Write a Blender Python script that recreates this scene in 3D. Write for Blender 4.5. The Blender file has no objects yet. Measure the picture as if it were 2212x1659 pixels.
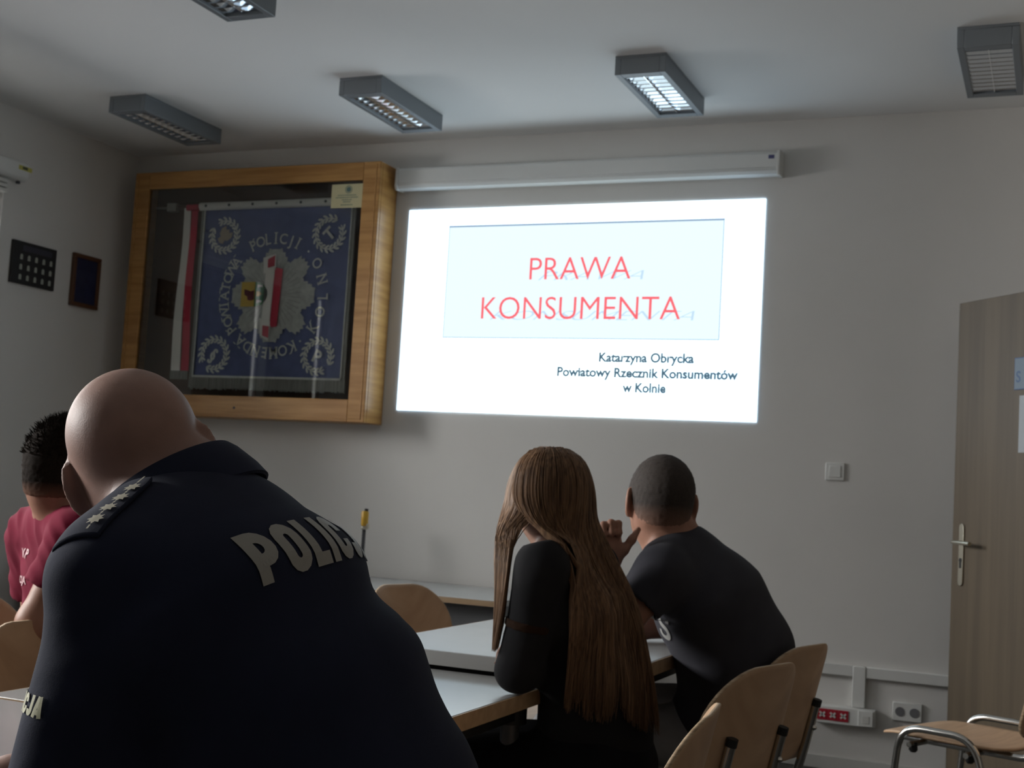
import bpy, math, random
import numpy as np
from mathutils import Vector, Matrix
from mathutils.bvhtree import BVHTree

# ------------------------------------------------------------------ camera, world, daylight, exposure
SC = bpy.context.scene
COL = SC.collection
R = math.radians
SC.view_settings.view_transform = 'Standard'
SC.view_settings.look = 'None'
SC.view_settings.exposure = 0.0
SC.view_settings.gamma = 1.0
SC.view_settings.use_curve_mapping = False

F_PX = 2800.7
yaw, pitch, roll = R(22.98), R(4.62), R(3.36)
fw = Vector((-math.sin(yaw) * math.cos(pitch), math.cos(yaw) * math.cos(pitch), math.sin(pitch)))
rt = Vector((math.cos(yaw), math.sin(yaw), 0))
up = rt.cross(fw)
r2 = rt * math.cos(roll) + up * math.sin(roll)
u2 = -rt * math.sin(roll) + up * math.cos(roll)
cd = bpy.data.cameras.new('camera')
cam = bpy.data.objects.new('camera', cd)
COL.objects.link(cam)
M = Matrix((r2, u2, -fw)).transposed().to_4x4()
M.translation = (0, 0, 1.145)
cam.matrix_world = M
cd.sensor_width = 36
cd.lens = F_PX * 36 / 2212
cd.clip_start = .05
cd.dof.use_dof = True
cd.dof.focus_distance = 1.5
cd.dof.aperture_fstop = 17
SC.camera = cam

wd = bpy.data.worlds.new('sky')
SC.world = wd
wd.use_nodes = True
bg = wd.node_tree.nodes['Background']
bg.inputs[0].default_value = (.62, .74, 1, 1)
bg.inputs[1].default_value = .9


def area(name, loc, rot, sx, sy, power, col):
    l = bpy.data.lights.new(name, 'AREA')
    l.shape = 'RECTANGLE'
    l.size, l.size_y, l.energy, l.color = sx, sy, power, col
    o = bpy.data.objects.new(name, l)
    COL.objects.link(o)
    o.location, o.rotation_euler = loc, rot
    return o


D = 5.94          # front wall
XL = -4.95        # left wall
XR = 2.9
YB = -3.2
HC = 2.935
WIN = [(3.30, 4.94), (.55, 2.2), (-2.2, -.55)]   # windows in the left wall
for (a, b), pw, tl in zip(WIN, (185, 490, 12), (-50, -62, -62)):       # sky light falls in at a downward slant
    area('window_daylight', (XL - .85, (a + b) / 2, 2.3), (0, R(tl), 0), 1.5, b - a, pw, (1, .985, .95))

# ------------------------------------------------------------------ materials
def mat(name, col, rough=.6, metal=0., spec=.5, emit=None, es=1.):
    m = bpy.data.materials.new(name)
    m.use_nodes = True
    b = m.node_tree.nodes['Principled BSDF']
    b.inputs['Base Color'].default_value = (*col, 1)
    b.inputs['Roughness'].default_value = rough
    b.inputs['Metallic'].default_value = metal
    b.inputs['Specular IOR Level'].default_value = spec
    if emit:
        b.inputs['Emission Color'].default_value = (*emit, 1)
        b.inputs['Emission Strength'].default_value = es
    return m


def noisy(m, c1, c2, scale=(8, 8, 8), detail=4, bump=0., bscale=None, lo=.35, hi=.65):
    """mix two tones by an object-space noise, with an optional bump"""
    nt = m.node_tree
    b = nt.nodes['Principled BSDF']
    tc = nt.nodes.new('ShaderNodeTexCoord')
    mp = nt.nodes.new('ShaderNodeMapping')
    mp.inputs['Scale'].default_value = scale
    nz = nt.nodes.new('ShaderNodeTexNoise')
    nz.inputs['Scale'].default_value = 1
    nz.inputs['Detail'].default_value = detail
    rp = nt.nodes.new('ShaderNodeValToRGB')
    rp.color_ramp.elements[0].position = lo
    rp.color_ramp.elements[1].position = hi
    rp.color_ramp.elements[0].color = (*c1, 1)
    rp.color_ramp.elements[1].color = (*c2, 1)
    nt.links.new(tc.outputs['Object'], mp.inputs[0])
    nt.links.new(mp.outputs[0], nz.inputs['Vector'])
    nt.links.new(nz.outputs[0], rp.inputs[0])
    nt.links.new(rp.outputs[0], b.inputs['Base Color'])
    if bump:
        n2 = nt.nodes.new('ShaderNodeTexNoise')
        n2.inputs['Scale'].default_value = bscale or 200
        n2.inputs['Detail'].default_value = 3
        bp = nt.nodes.new('ShaderNodeBump')
        bp.inputs['Strength'].default_value = bump
        bp.inputs['Distance'].default_value = .002
        nt.links.new(tc.outputs['Object'], n2.inputs['Vector'])
        nt.links.new(n2.outputs[0], bp.inputs['Height'])
        nt.links.new(bp.outputs[0], b.inputs['Normal'])
    return m


def glass(name, tint=(1, 1, 1), refl=1.0):
    m = bpy.data.materials.new(name)
    m.use_nodes = True
    nt = m.node_tree
    nt.nodes.clear()
    out = nt.nodes.new('ShaderNodeOutputMaterial')
    tr = nt.nodes.new('ShaderNodeBsdfTransparent')
    tr.inputs[0].default_value = (*tint, 1)
    gl = nt.nodes.new('ShaderNodeBsdfGlossy')
    gl.inputs['Roughness'].default_value = .01
    fr = nt.nodes.new('ShaderNodeFresnel')
    fr.inputs[0].default_value = 1.5
    mu = nt.nodes.new('ShaderNodeMath')
    mu.operation = 'MULTIPLY'
    mu.inputs[1].default_value = refl
    mx = nt.nodes.new('ShaderNodeMixShader')
    nt.links.new(fr.outputs[0], mu.inputs[0])
    nt.links.new(mu.outputs[0], mx.inputs[0])
    nt.links.new(tr.outputs[0], mx.inputs[1])
    nt.links.new(gl.outputs[0], mx.inputs[2])
    nt.links.new(mx.outputs[0], out.inputs[0])
    return m


def emis(name, col, s):
    m = bpy.data.materials.new(name)
    m.use_nodes = True
    nt = m.node_tree
    nt.nodes.clear()
    out = nt.nodes.new('ShaderNodeOutputMaterial')
    e = nt.nodes.new('ShaderNodeEmission')
    e.inputs[0].default_value = (*col, 1)
    e.inputs[1].default_value = s
    nt.links.new(e.outputs[0], out.inputs[0])
    return m


M_wall = noisy(mat('wall_paint', (.71, .70, .675), .85), (.69, .68, .655), (.73, .72, .695), (1.2, 1.2, 1.2), 3, .08, 160)
M_ceil = noisy(mat('ceiling_paint', (.80, .80, .79), .9), (.78, .78, .77), (.81, .81, .80), (1, 1, 1), 2, .05, 120)
M_floor = noisy(mat('floor_carpet', (.07, .065, .06), .9), (.06, .055, .05), (.085, .08, .075), (30, 30, 30), 4, .3, 300)
M_white = mat('white_plastic', (.74, .75, .73), .45)
M_offw = mat('off_white_plastic', (.66, .66, .63), .5)
M_top = noisy(mat('white_laminate', (.38, .39, .39), .24), (.37, .38, .38), (.40, .41, .41), (3, 3, 3), 3)
M_beech = noisy(mat('beech_edge', (.42, .29, .17), .5), (.38, .26, .15), (.46, .32, .19), (3, 40, 40), 4)
M_ply = noisy(mat('beech_plywood', (.56, .37, .23), .42), (.50, .32, .195), (.60, .40, .25), (6, 60, 4), 5, .04, 300)
M_plyedge = noisy(mat('plywood_edge', (.5, .37, .25), .6), (.36, .25, .15), (.6, .45, .30), (2, 2, 260), 2)
M_chrome = mat('chrome_tube', (.62, .61, .58), .16, 1.)
M_black = mat('black_rubber', (.012, .012, .012), .6)
M_greylam = mat('grey_panel', (.13, .135, .14), .55)
M_lampgrey = mat('lamp_grey_enamel', (.20, .22, .24), .42, .25)
M_mirror = mat('louvre_mirror', (.86, .88, .9), .10, 1.)
M_tube = mat('fluorescent_tube', (.8, .82, .82), .3)
M_glass = glass('clear_glass', refl=1.0)
M_vglass = glass('case_glass', (.93, .94, .93), refl=.7)
M_oak = noisy(mat('varnished_pine', (.42, .21, .06), .35), (.34, .16, .042), (.47, .25, .075), (3, 3, 40), 5)
M_oakh = noisy(mat('varnished_pine_rail', (.42, .21, .06), .35), (.34, .16, .042), (.47, .25, .075), (3, 40, 40), 5)
M_case_in = noisy(mat('case_back_board', (.10, .05, .03), .6), (.085, .043, .026), (.115, .06, .036), (3, 3, 20), 4)
M_door = noisy(mat('door_veneer', (.11, .08, .05), .5), (.092, .068, .043), (.125, .093, .058), (26, 26, 1.0), 5)
M_steel = mat('brushed_steel', (.6, .57, .48), .28, 1.)
M_red = mat('red_socket', (.42, .012, .03), .4)
M_yel = mat('yellow_plastic', (.62, .36, .04), .4)
M_leg = mat('grey_leg_paint', (.09, .09, .095), .4, .3)
M_dark = mat('dark_metal', (.08, .08, .085), .4, .8)

# ------------------------------------------------------------------ helpers
def tag(o, label=None, cat=None, group=None, kind=None):
    if label:
        o['label'] = label
    if cat:
        o['category'] = cat
    if group:
        o['group'] = group
    if kind:
        o['kind'] = kind
    return o


def empty(name, loc=(0, 0, 0), rz=0.):
    o = bpy.data.objects.new(name, None)
    COL.objects.link(o)
    o.location = loc
    o.rotation_euler = (0, 0, rz)
    o.empty_display_size = .05
    return o


def copy_tree(o, parent=None):
    c = o.copy()
    COL.objects.link(c)
    c.parent = parent
    for ch in list(o.children):
        copy_tree(ch, c)
    return c


class MB:
    def __init__(s):
        s.v, s.f, s.m = [], [], []

    def add(s, vs, fs, mi=0):
        n = len(s.v)
        s.v += [tuple(v) for v in vs]
        s.f += [tuple(i + n for i in f) for f in fs]
        s.m += [mi] * len(fs)
        return s

    def box(s, lo, hi, mi=0, rot=None, org=None):
        x0, y0, z0 = lo
        x1, y1, z1 = hi
        vs = [Vector(p) for p in ((x0, y0, z0), (x1, y0, z0), (x1, y1, z0), (x0, y1, z0), (x0, y0, z1), (x1, y0, z1), (x1, y1, z1), (x0, y1, z1))]
        if rot:
            o = Vector(org or (0, 0, 0))
            vs = [rot @ (v - o) + o for v in vs]
        return s.add(vs, [(0, 3, 2, 1), (4, 5, 6, 7), (0, 1, 5, 4), (1, 2, 6, 5), (2, 3, 7, 6), (3, 0, 4, 7)], mi)

    def rings(s, rings, cap=True, closed=False, mi=0):
        n = len(rings[0])
        vs = [p for r in rings for p in r]
        fs = []
        k = len(rings)
        for i in range(k if closed else k - 1):
            j = (i + 1) % k
            for q in range(n):
                w = (q + 1) % n
                fs.append((i * n + q, i * n + w, j * n + w, j * n + q))
        if cap and not closed:
            fs.append(tuple(range(n))[::-1])
            fs.append(tuple((k - 1) * n + q for q in range(n)))
        return s.add(vs, fs, mi)

    def tube(s, pts, r, n=12, cap=True, mi=0, closed=False):
        pts = [Vector(p) for p in pts]
        rs = r if isinstance(r, (list, tuple)) else [r] * len(pts)
        rings = []
        a = None
        k = len(pts)
        for i, p in enumerate(pts):
            if closed:
                t = pts[(i + 1) % k] - pts[i - 1]
            else:
                t = pts[min(i + 1, k - 1)] - pts[max(i - 1, 0)]
            t.normalize()
            if a is None:
                a = t.orthogonal().normalized()
            a = (a - t * a.dot(t)).normalized()
            b = t.cross(a)
            rings.append([p + (a * math.cos(2 * math.pi * q / n) + b * math.sin(2 * math.pi * q / n)) * rs[i] for q in range(n)])
        return s.rings(rings, cap, closed, mi)

    def prism(s, poly, y0, y1, axis='Y', mi=0):
        """polygon (x, z) extruded along Y (or (x, y) along Z, or (y, z) along X)"""
        def P(u, v, w):
            return {'Y': (u, w, v), 'Z': (u, v, w), 'X': (w, u, v)}[axis]
        n = len(poly)
        vs = [P(u, v, y0) for u, v in poly] + [P(u, v, y1) for u, v in poly]
        fs = [tuple(range(n)), tuple(range(n, 2 * n))[::-1]] + [(i, i + n, (i + 1) % n + n, (i + 1) % n) for i in range(n)]
        return s.add(vs, fs, mi)

    def build(s, name, mats, parent=None, bevel=0., smooth=False, sub=0, seg=2, world=False):
        me = bpy.data.meshes.new(name)
        vs = s.v
        if world and parent is not None:
            off = parent_loc(parent)
            vs = [tuple(Vector(v) - off) for v in vs]
        me.from_pydata(vs, [], s.f)
        for m in (mats if isinstance(mats, (list, tuple)) else [mats]):
            me.materials.append(m)
        if max(s.m, default=0):
            me.polygons.foreach_set('material_index', s.m)
        me.validate()
        me.update()
        fix_normals(me)
        o = bpy.data.objects.new(name, me)
        COL.objects.link(o)
        if parent is not None:
            o.parent = parent
        if bevel:
            b = o.modifiers.new('bevel', 'BEVEL')
            b.width, b.segments, b.limit_method = bevel, seg, 'ANGLE'
            b.harden_normals = False
        if sub:
            q = o.modifiers.new('sub', 'SUBSURF')
            q.levels = q.render_levels = sub
        if smooth or bevel:
            me.polygons.foreach_set('use_smooth', [True] * len(me.polygons))
            try:
                me.set_sharp_from_angle(angle=R(35 if not smooth else 60))
            except Exception:
                pass
        return o


def parent_loc(o):
    v = Vector((0, 0, 0))
    while o is not None:
        v += o.location
        o = o.parent
    return v


def fix_normals(me):
    import bmesh
    bm = bmesh.new()
    bm.from_mesh(me)
    bmesh.ops.recalc_face_normals(bm, faces=bm.faces)
    bm.to_mesh(me)
    bm.free()


def arc(c, r, a0, a1, n=8, plane='XZ', w=0.):
    out = []
    for i in range(n + 1):
        a = R(a0 + (a1 - a0) * i / n)
        u, v = c[0] + r * math.cos(a), c[1] + r * math.sin(a)
        out.append((u, w, v) if plane == 'XZ' else (u, v, w) if plane == 'XY' else (w, u, v))
    return out


def fillet(pts, r, n=6):
    """round the inner corners of a polyline"""
    pts = [Vector(p) for p in pts]
    out = [pts[0]]
    for i in range(1, len(pts) - 1):
        p, a, b = pts[i], pts[i - 1], pts[i + 1]
        d = min(r, (a - p).length * .49, (b - p).length * .49)
        p0, p1 = p + (a - p).normalized() * d, p + (b - p).normalized() * d
        for k in range(n + 1):
            t = k / n
            out.append(p0 * (1 - t) ** 2 + p * 2 * t * (1 - t) + p1 * t * t)
    out.append(pts[-1])
    return out


def text_mesh(txt, height, width=None, offset=0., shear=0., spacing=1., sub=0):
    """flat letters as (verts 2D, faces): baseline at 0, left edge at 0, cap height / width scaled"""
    c = bpy.data.curves.new('letters', 'FONT')
    c.body = txt
    c.offset = offset
    c.shear = shear
    c.space_character = spacing
    c.resolution_u = 4
    o = bpy.data.objects.new('letters', c)
    COL.objects.link(o)
    dg = bpy.context.evaluated_depsgraph_get()
    me = bpy.data.meshes.new_from_object(o.evaluated_get(dg))
    bpy.data.objects.remove(o)
    bpy.data.curves.remove(c)
    if sub:
        import bmesh
        bm = bmesh.new()
        bm.from_mesh(me)
        bmesh.ops.triangulate(bm, faces=bm.faces)
        for _ in range(6):
            es = [e for e in bm.edges if e.calc_length() > sub]
            if not es:
                break
            bmesh.ops.subdivide_edges(bm, edges=es, cuts=1)
            bmesh.ops.triangulate(bm, faces=bm.faces)
        bm.to_mesh(me)
        bm.free()
    vs = np.array([v.co[:2] for v in me.vertices])
    fs = [tuple(p.vertices) for p in me.polygons]
    bpy.data.meshes.remove(me)
    vs[:, 0] -= vs[:, 0].min()
    cap = .729      # cap height of the font at size 1
    k = height / cap
    vs[:, 1] *= k
    if width:
        vs[:, 0] *= width / vs[:, 0].max()
    else:
        vs[:, 0] *= k
    return vs, fs


# ------------------------------------------------------------------ the room
def struct(name, mb, m, bevel=0.):
    o = mb.build(name, m, bevel=bevel)
    tag(o, kind='structure')
    return o


struct('floor', MB().box((XL - .3, YB - .2, -.1), (XR + .2, D + .2, 0)), M_floor)
struct('ceiling', MB().box((XL - .3, YB - .2, HC), (XR + .2, D + .2, HC + .1)), M_ceil)
struct('wall_front', MB().box((XL - .3, D, 0), (XR + .2, D + .2, HC)), M_wall)
M_wallb = noisy(mat('wall_paint_brown', (.42, .38, .33), .85), (.40, .36, .31), (.44, .40, .35), (1.2, 1.2, 1.2), 3, .08, 160)
struct('wall_back', MB().box((XL - .3, YB - .2, 0), (XR + .2, YB, HC)), M_wallb)
struct('wall_right', MB().box((XR, YB, 0), (XR + .2, D, HC)), M_wallb)
# short wall with the doorway: jog at the right of the front wall
mb = MB()
XD, DY0, DY1 = .24, 4.03, 4.99
mb.box((XD, 3.72, 0), (XD + .14, DY0, HC)).box((XD, DY1, 0), (XD + .14, D, HC)).box((XD, DY0, 2.06), (XD + .14, DY1, HC))
mb.box((XD + .14, 3.72, 0), (XR, 3.86, HC))
struct('wall_doorway', mb, M_wallb)
mb = MB()
ZW0, ZW1 = .92, 2.52
ys = [YB] + [y for w in sorted(WIN) for y in w] + [D]
for i in range(0, len(ys), 2):
    mb.box((XL - .3, ys[i], 0), (XL, ys[i + 1], HC))
for a, b in WIN:
    mb.box((XL - .3, a, 0), (XL, b, ZW0)).box((XL - .3, a, ZW1), (XL, b, HC))
struct('wall_left', mb, M_wall)
struct('baseboard_front', MB().box((XL, D - .015, 0), (XD, D, .058)), M_offw, .003)
struct('baseboard_left', MB().box((XL, YB, 0), (XL + .015, D - .016, .058)), M_offw, .003)

for k, (a, b) in enumerate(WIN):
    w = empty('window_%d' % (k + 1), (XL - .06, (a + b) / 2, ZW0))
    tag(w, kind='structure')
    L = (b - a) / 2
    H = ZW1 - ZW0
    f = MB()
    t = .07
    f.box((-.06, -L, 0), (.02, L, t)).box((-.06, -L, H - t), (.02, L, H)).box((-.06, -L, t), (.02, -L + t, H - t)).box((-.06, L - t, t), (.02, L, H - t)).box((-.06, -.05, t), (.02, .05, H - t))
    f.build('window_frame', M_white, w, .006)
    for s in (-1, 1):
        g = MB().box((-.024, min(s * .05, s * (L - t)), t), (-.02, max(s * .05, s * (L - t)), H - t))
        g.build('window_pane', M_glass, w)
        q = MB()
        y0, y1 = sorted((s * .05, s * (L - t)))
        q.box((.0, y0, t), (.021, y0 + .012, H - t)).box((.0, y1 - .012, t), (.021, y1, H - t)).box((.0, y0, t), (.021, y1, t + .012)).box((.0, y0, H - t - .012), (.021, y1, H - t))
        q.build('window_gasket', M_dark, w)
    MB().box((-.02, -L - .04, -.03), (.16, L + .04, 0)).build('window_sill', M_white, w, .005)
    # cassette of the blind above the window
    bl = empty('roller_blind', (XL, (a + b) / 2, 2.56))
    tag(bl, ['white window blind cassette with a yellow sticker on the left wall near the corner', 'white blind cassette over the middle window of the left wall', 'white blind cassette over the rearmost window of the left wall'][k], 'window blind', 'blinds on the left wall')
    e = .085
    pr = [(0, 0), (.055, 0), (.072, .014), (.078, .05), (.072, .088), (.055, .1), (0, .1)]
    cs = MB()
    cs.rings([[(x, y, z) for x, z in pr] for y in (-L - e, L + e)])
    cs.build('cassette', M_white, bl, .006)
    sl = MB()
    for i in range(3):
        sl.box((.008, -L + .02, -.03 - i * .024), (.05, L - .02, -.012 - i * .024))
    sl.build('folded_slats', M_offw, bl, .002)
    MB().tube([(.03, L + .06, .002), (.03, L + .06, -.012)], .011, 10).build('cord_guide', M_dark, bl)
    if k == 0:
        st = MB().box((.0775, L + .01, .05), (.0785, L + .10, .072))
        st.build('sticker', mat('yellow_sticker', (.55, .52, .12), .5), bl)
        MB().box((.0785, L + .035, .055), (.079, L + .07, .069)).build('sticker_print', mat('sticker_ink', (.08, .09, .05), .5), bl)

# ------------------------------------------------------------------ open door leaf in the right corner
dw, dh, dt = .93, 2.03, .04
hx, hy = .23, 5.0
ang = math.atan2(.755, -.656)
dr = empty('door_1', (hx, hy, 0), ang)          # local +x runs from the hinge to the free edge; +y is the side towards the camera
tag(dr, kind='structure')
MB().box((0, -dt / 2, .008), (dw, dt / 2, dh)).build('door_leaf', M_door, dr, .002)
h = MB()
for s in (-1, 1):
    y0 = s * dt / 2
    pl = [(dw - .064 + x, z) for x, z in [(-.015, .875), (-.012, .862), (0, .857), (.012, .862), (.015, .875), (.015, 1.095), (.012, 1.107), (0, 1.112), (-.012, 1.107), (-.015, 1.095)]]
    h.prism(pl, y0, y0 + s * .007)
h.build('handle_plate', M_steel, dr, .002)
h = MB()
for s in (-1, 1):
    y0 = s * (dt / 2 + .006)
    h.tube(fillet([(dw - .064, y0, 1.035), (dw - .064, y0 + s * .05, 1.035), (dw - .064 - .12, y0 + s * .052, 1.033)], .02), .0085, 12)
h.build('lever_handle', M_steel, dr, smooth=True)
h = MB()
for s in (-1, 1):
    y0 = s * (dt / 2 + .0072)
    h.box((dw - .070, min(y0, y0 + s * .001), .93), (dw - .058, max(y0, y0 + s * .001), .955))
    h.tube([(dw - .064, y0 - s * .002, .962), (dw - .064, y0 + s * .001, .962)], .009, 14)
h.build('keyhole', M_black, dr)
# sign plate and paper notice on the face towards the camera
SGN = 1
ys_ = dt / 2
sx = dw - .355
sg = MB().box((sx - .2, ys_, 1.645), (sx, ys_ + .004, 1.772))
SIGN_BLUE = mat('sign_blue', (.05, .10, .22), .4)
so = sg.build('sign_plate', SIGN_BLUE, dr, .001)
MB().box((sx - .196, ys_ + .004, 1.649), (sx - .004, ys_ + .0046, 1.768)).build('sign_face', mat('sign_white', (.15, .20, .26), .4), so)
v2, f2 = text_mesh('S', .045, offset=.02)
MB().add([(sx - .012 - x, ys_ + .0052, 1.675 + y) for x, y in v2], f2).build('sign_letter', SIGN_BLUE, so)
MB().box((sx - .245, ys_, 1.40), (sx - .03, ys_ + .0012, 1.622)).build('paper_notice', mat('paper_white', (.40, .43, .46), .7), dr)
jb = MB()
jb.box((XD - .012, DY0 - .06, 0), (XD + .152, DY0, 2.12)).box((XD - .012, DY1, 0), (XD + .152, DY1 + .06, 2.12)).box((XD - .012, DY0, 2.06), (XD + .152, DY1, 2.12))
struct('trim_1', jb, M_door, .003)

# ------------------------------------------------------------------ wall fittings
ls = empty('light_switch', (-.92, D, 1.307))
tag(ls, 'square white light switch on the wall left of the door', 'light switch')
MB().box((-.043, -.009, -.04), (.043, 0, .04)).build('plate', M_white, ls, .004)
MB().box((-.026, -.0125, -.026), (.026, -.009, .026)).build('rocker', M_white, ls, .002)

ct = empty('cable_trunking', (-.78, D, .4))
tag(ct, 'white plastic cable trunking running along the wall below the light switch', 'cable trunking')
MB().box((-1.6, -.022, .012), (-.028, 0, .06)).build('rail', M_white, ct, .003)
MB().box((.028, -.022, .012), (XD + .78, 0, .06)).build('rail', M_white, ct, .003)
MB().box((-.028, -.025, -.118), (.028, 0, .06)).build('drop', M_white, ct, .003)

so = empty('power_outlet_strip', (-.84, D, .242))
tag(so, 'white socket box with three red outlets below the trunking', 'power outlet')
MB().box((-.136, -.048, -.038), (.136, 0, .038)).build('housing', M_white, so, .004)
for i in range(3):
    cx = -.088 + i * .045
    o = MB().box((cx - .0223, -.051, -.024), (cx + .0223, -.048, .024)).build('red_socket', M_red, so, .001)
    x = MB()
    for s in (-1, 1):
        x.box((cx - .015, -.0535, -.004), (cx + .015, -.051, .004), rot=Matrix.Rotation(s * R(42), 3, 'Y'), org=(cx, -.052, 0))
    x.build('white_mark', M_white, o)
o = MB().box((.065, -.054, -.033), (.128, -.048, .033)).build('data_outlet', M_white, so, .002)
MB().box((.082, -.0555, -.02), (.112, -.054, .012)).build('outlet_shutter', M_offw, o, .001)
so = empty('power_outlet', (-.575, D, .285))
tag(so, 'white double wall socket partly behind the empty chair by the door', 'power outlet')
MB().box((-.062, -.012, -.04), (.062, 0, .04)).build('plate', M_white, so, .004)
for s in (-1, 1):
    MB().tube([(s * .03, -.0125, 0), (s * .03, -.014, 0)], .02, 18).build('socket_hole', mat('socket_recess', (.16, .16, .17), .6) if s < 0 else bpy.data.materials['socket_recess'], so)

# frames on the left wall
bd = empty('photo_board', (XL, 5.178, 2.157))
tag(bd, 'dark photo board with three rows of small pale portraits on the left wall', 'wall board')
MB().box((0, -.155, -.11), (.018, .155, .11)).build('board', mat('dark_board', (.012, .011, .011), .5), bd, .002)
MB().box((.018, -.09, .062), (.0188, .12, .092)).build('title_strip', mat('board_title', (.035, .035, .05), .5), bd)
for r_ in range(3):
    for c_ in range(5):
        y = -.095 + c_ * .053
        z = .03 - r_ * .052
        p = MB().prism([(y - .009, z - .014), (y + .009, z - .014), (y + .009, z + .008), (y + .004, z + .014), (y - .004, z + .014), (y - .009, z + .008)], .018, .0192, 'X')
        p.build('portrait', mat('portrait_paper', (.36, .38, .33), .5) if (r_, c_) == (0, 0) else bpy.data.materials['portrait_paper'], bd)
fr = empty('picture_frame', (XL, 5.573, 2.14))
tag(fr, 'small brown framed dark blue picture on the left wall beside the display case', 'picture frame')
f = MB()
t = .022
f.box((0, -.107, -.144), (.022, .107, -.144 + t)).box((0, -.107, .144 - t), (.022, .107, .144)).box((0, -.107, -.144 + t), (.022, -.107 + t, .144 - t)).box((0, .107 - t, -.144 + t), (.022, .107, .144 - t))
f.build('frame', mat('brown_frame', (.10, .04, .018), .4), fr, .003)
MB().box((0, -.107 + t, -.144 + t), (.012, .107 - t, .144 - t)).build('picture', noisy(mat('blue_picture', (.012, .018, .06), .4), (.01, .015, .05), (.018, .025, .075), (20, 20, 20)), fr)

# ------------------------------------------------------------------ ceiling lamps
def ceiling_lamp():
    """body hangs below the ceiling; local origin at the ceiling, long side along y"""
    r = empty('ceiling_lamp')
    W, Lh, Hh = .108, .31, .08
    f = MB()
    f.box((-W, -Lh, -.012), (W, Lh, 0))
    t = .026
    f.box((-W, -Lh, -Hh), (-W + t, Lh, -.012)).box((W - t, -Lh, -Hh), (W, Lh, -.012))
    f.box((-W + t, -Lh, -Hh), (W - t, -Lh + .045, -.012)).box((-W + t, Lh - .045, -Hh), (W - t, Lh, -.012))
    f.build('housing', M_lampgrey, r, .002)
    w2 = W - t
    l2 = Lh - .045
    rf = MB()
    for s in (-1, 1):
        c = s * w2 / 2
        for a in range(10):
            u0, u1 = -1 + a * .2, -1 + (a + 1) * .2
            p = lambda u: (c + u * w2 / 2 * .98, -.016 - .052 * abs(u) ** 2.2)
            (x0, z0), (x1, z1) = p(u0), p(u1)
            rf.add([(x0, -l2, z0), (x1, -l2, z1), (x1, l2, z1), (x0, l2, z0)], [(0, 1, 2, 3)])
    rf.build('reflector', M_mirror, r, smooth=True)
    lv = MB()
    n = 11
    for i in range(n):
        y = -l2 + (i + .5) * 2 * l2 / n
        pr = [(y - .013, -.033), (y - .006, -.05), (y - .0012, -.074), (y + .0012, -.074), (y + .006, -.05), (y + .013, -.033)]
        lv.prism(pr, -w2, w2, 'X')
    lv.prism([(-.008, -.035), (-.0016, -.076), (.0016, -.076), (.008, -.035)], -l2, l2, 'Y')
    lv.build('louvre', M_mirror, r)
    for s in (-1, 1):
        MB().tube([(s * w2 / 2, -l2 + .01, -.03), (s * w2 / 2, l2 - .01, -.03)], .008, 10).build('tube', M_tube, r, smooth=True)
    return r


lamp0 = ceiling_lamp()
for i, (x, y, lb) in enumerate([(-4.19, 5.22, 'grey ceiling lamp with dark louvres above the left part of the display case'),
                                (-2.90, 5.22, 'grey ceiling lamp with bright louvres above the gap between display case and projection'),
                                (-1.60, 5.22, 'grey ceiling lamp with bright louvres above the right half of the projection screen case'),
                                (-.27, 5.20, 'grey ceiling lamp with dull white louvres in the right corner above the door'),
                                (-2.85, 3.68, 'grey ceiling lamp cut by the top edge, nearest to the camera')]):
    o = lamp0 if i == 0 else copy_tree(lamp0)
    o.location = (x, y, HC)
    tag(o, lb, 'ceiling lamp', 'ceiling lamps')

# ------------------------------------------------------------------ projection screen case and the projected slide
pc = empty('projection_screen_case', (-2.21, D, 2.66))
tag(pc, 'long white roll-up projection screen case mounted on the wall above the slide', 'projector screen')
pr = [(0, .008), (-.03, 0), (-.075, .004), (-.088, .02), (-.088, .03), (-.080, .034), (-.080, .1), (-.07, .113), (0, .113)]
MB().rings([[(x, y, z) for y, z in pr] for x in (-.985, .985)]).build('casing', M_white, pc, .003)
for s in (-1, 1):
    MB().prism([(-.0, .0), (-.08, -.002), (-.092, .02), (-.086, .116), (0, .118)], min(s * .985, s * 1.0), max(s * .985, s * 1.0), 'X').build('end_cap', M_offw, pc, .003)
    MB().box((s * .6 - .02, -.03, .113), (s * .6 + .02, 0, .125)).build('bracket', M_offw, pc, .002)
MB().box((.945, -.0815, .075), (.972, -.080, .092)).build('badge', mat('badge_blue', (.08, .08, .2), .4), pc)

SL = emis('slide_light', (.90, .985, 1.0), 3.0)
# faint radial gradient: slide colour gets bluer and darker away from the centre
nt = SL.node_tree
tc = nt.nodes.new('ShaderNodeTexCoord')
vm = nt.nodes.new('ShaderNodeVectorMath')
vm.operation = 'LENGTH'
rp = nt.nodes.new('ShaderNodeValToRGB')
rp.color_ramp.elements[0].position, rp.color_ramp.elements[1].position = .35, 1.05
rp.color_ramp.elements[0].color, rp.color_ramp.elements[1].color = (.82, .96, 1, 1), (.60, .80, 1, 1)
nt.links.new(tc.outputs['Object'], vm.inputs[0])
nt.links.new(vm.outputs['Value'], rp.inputs[0])
nt.links.new(rp.outputs[0], nt.nodes['Emission'].inputs[0])
sw, sh = .935, .524
ps = empty('projected_slide', (-2.22, D - .004, 2.041))
tag(ps, 'bright white slide with red title projected onto the front wall', 'projected slide')
MB().box((-sw, -.002, -sh), (sw, .0035, sh)).build('slide_area', SL, ps)
BX = emis('slide_box_tint', (.80, .97, 1.0), 1.0)
BXL = emis('slide_box_line', (.30, .42, .58), 1.0)
x0, x1, z0, z1 = -2.916 + 2.22, -1.477 + 2.22, 1.896 - 2.041, 2.473 - 2.041
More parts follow.
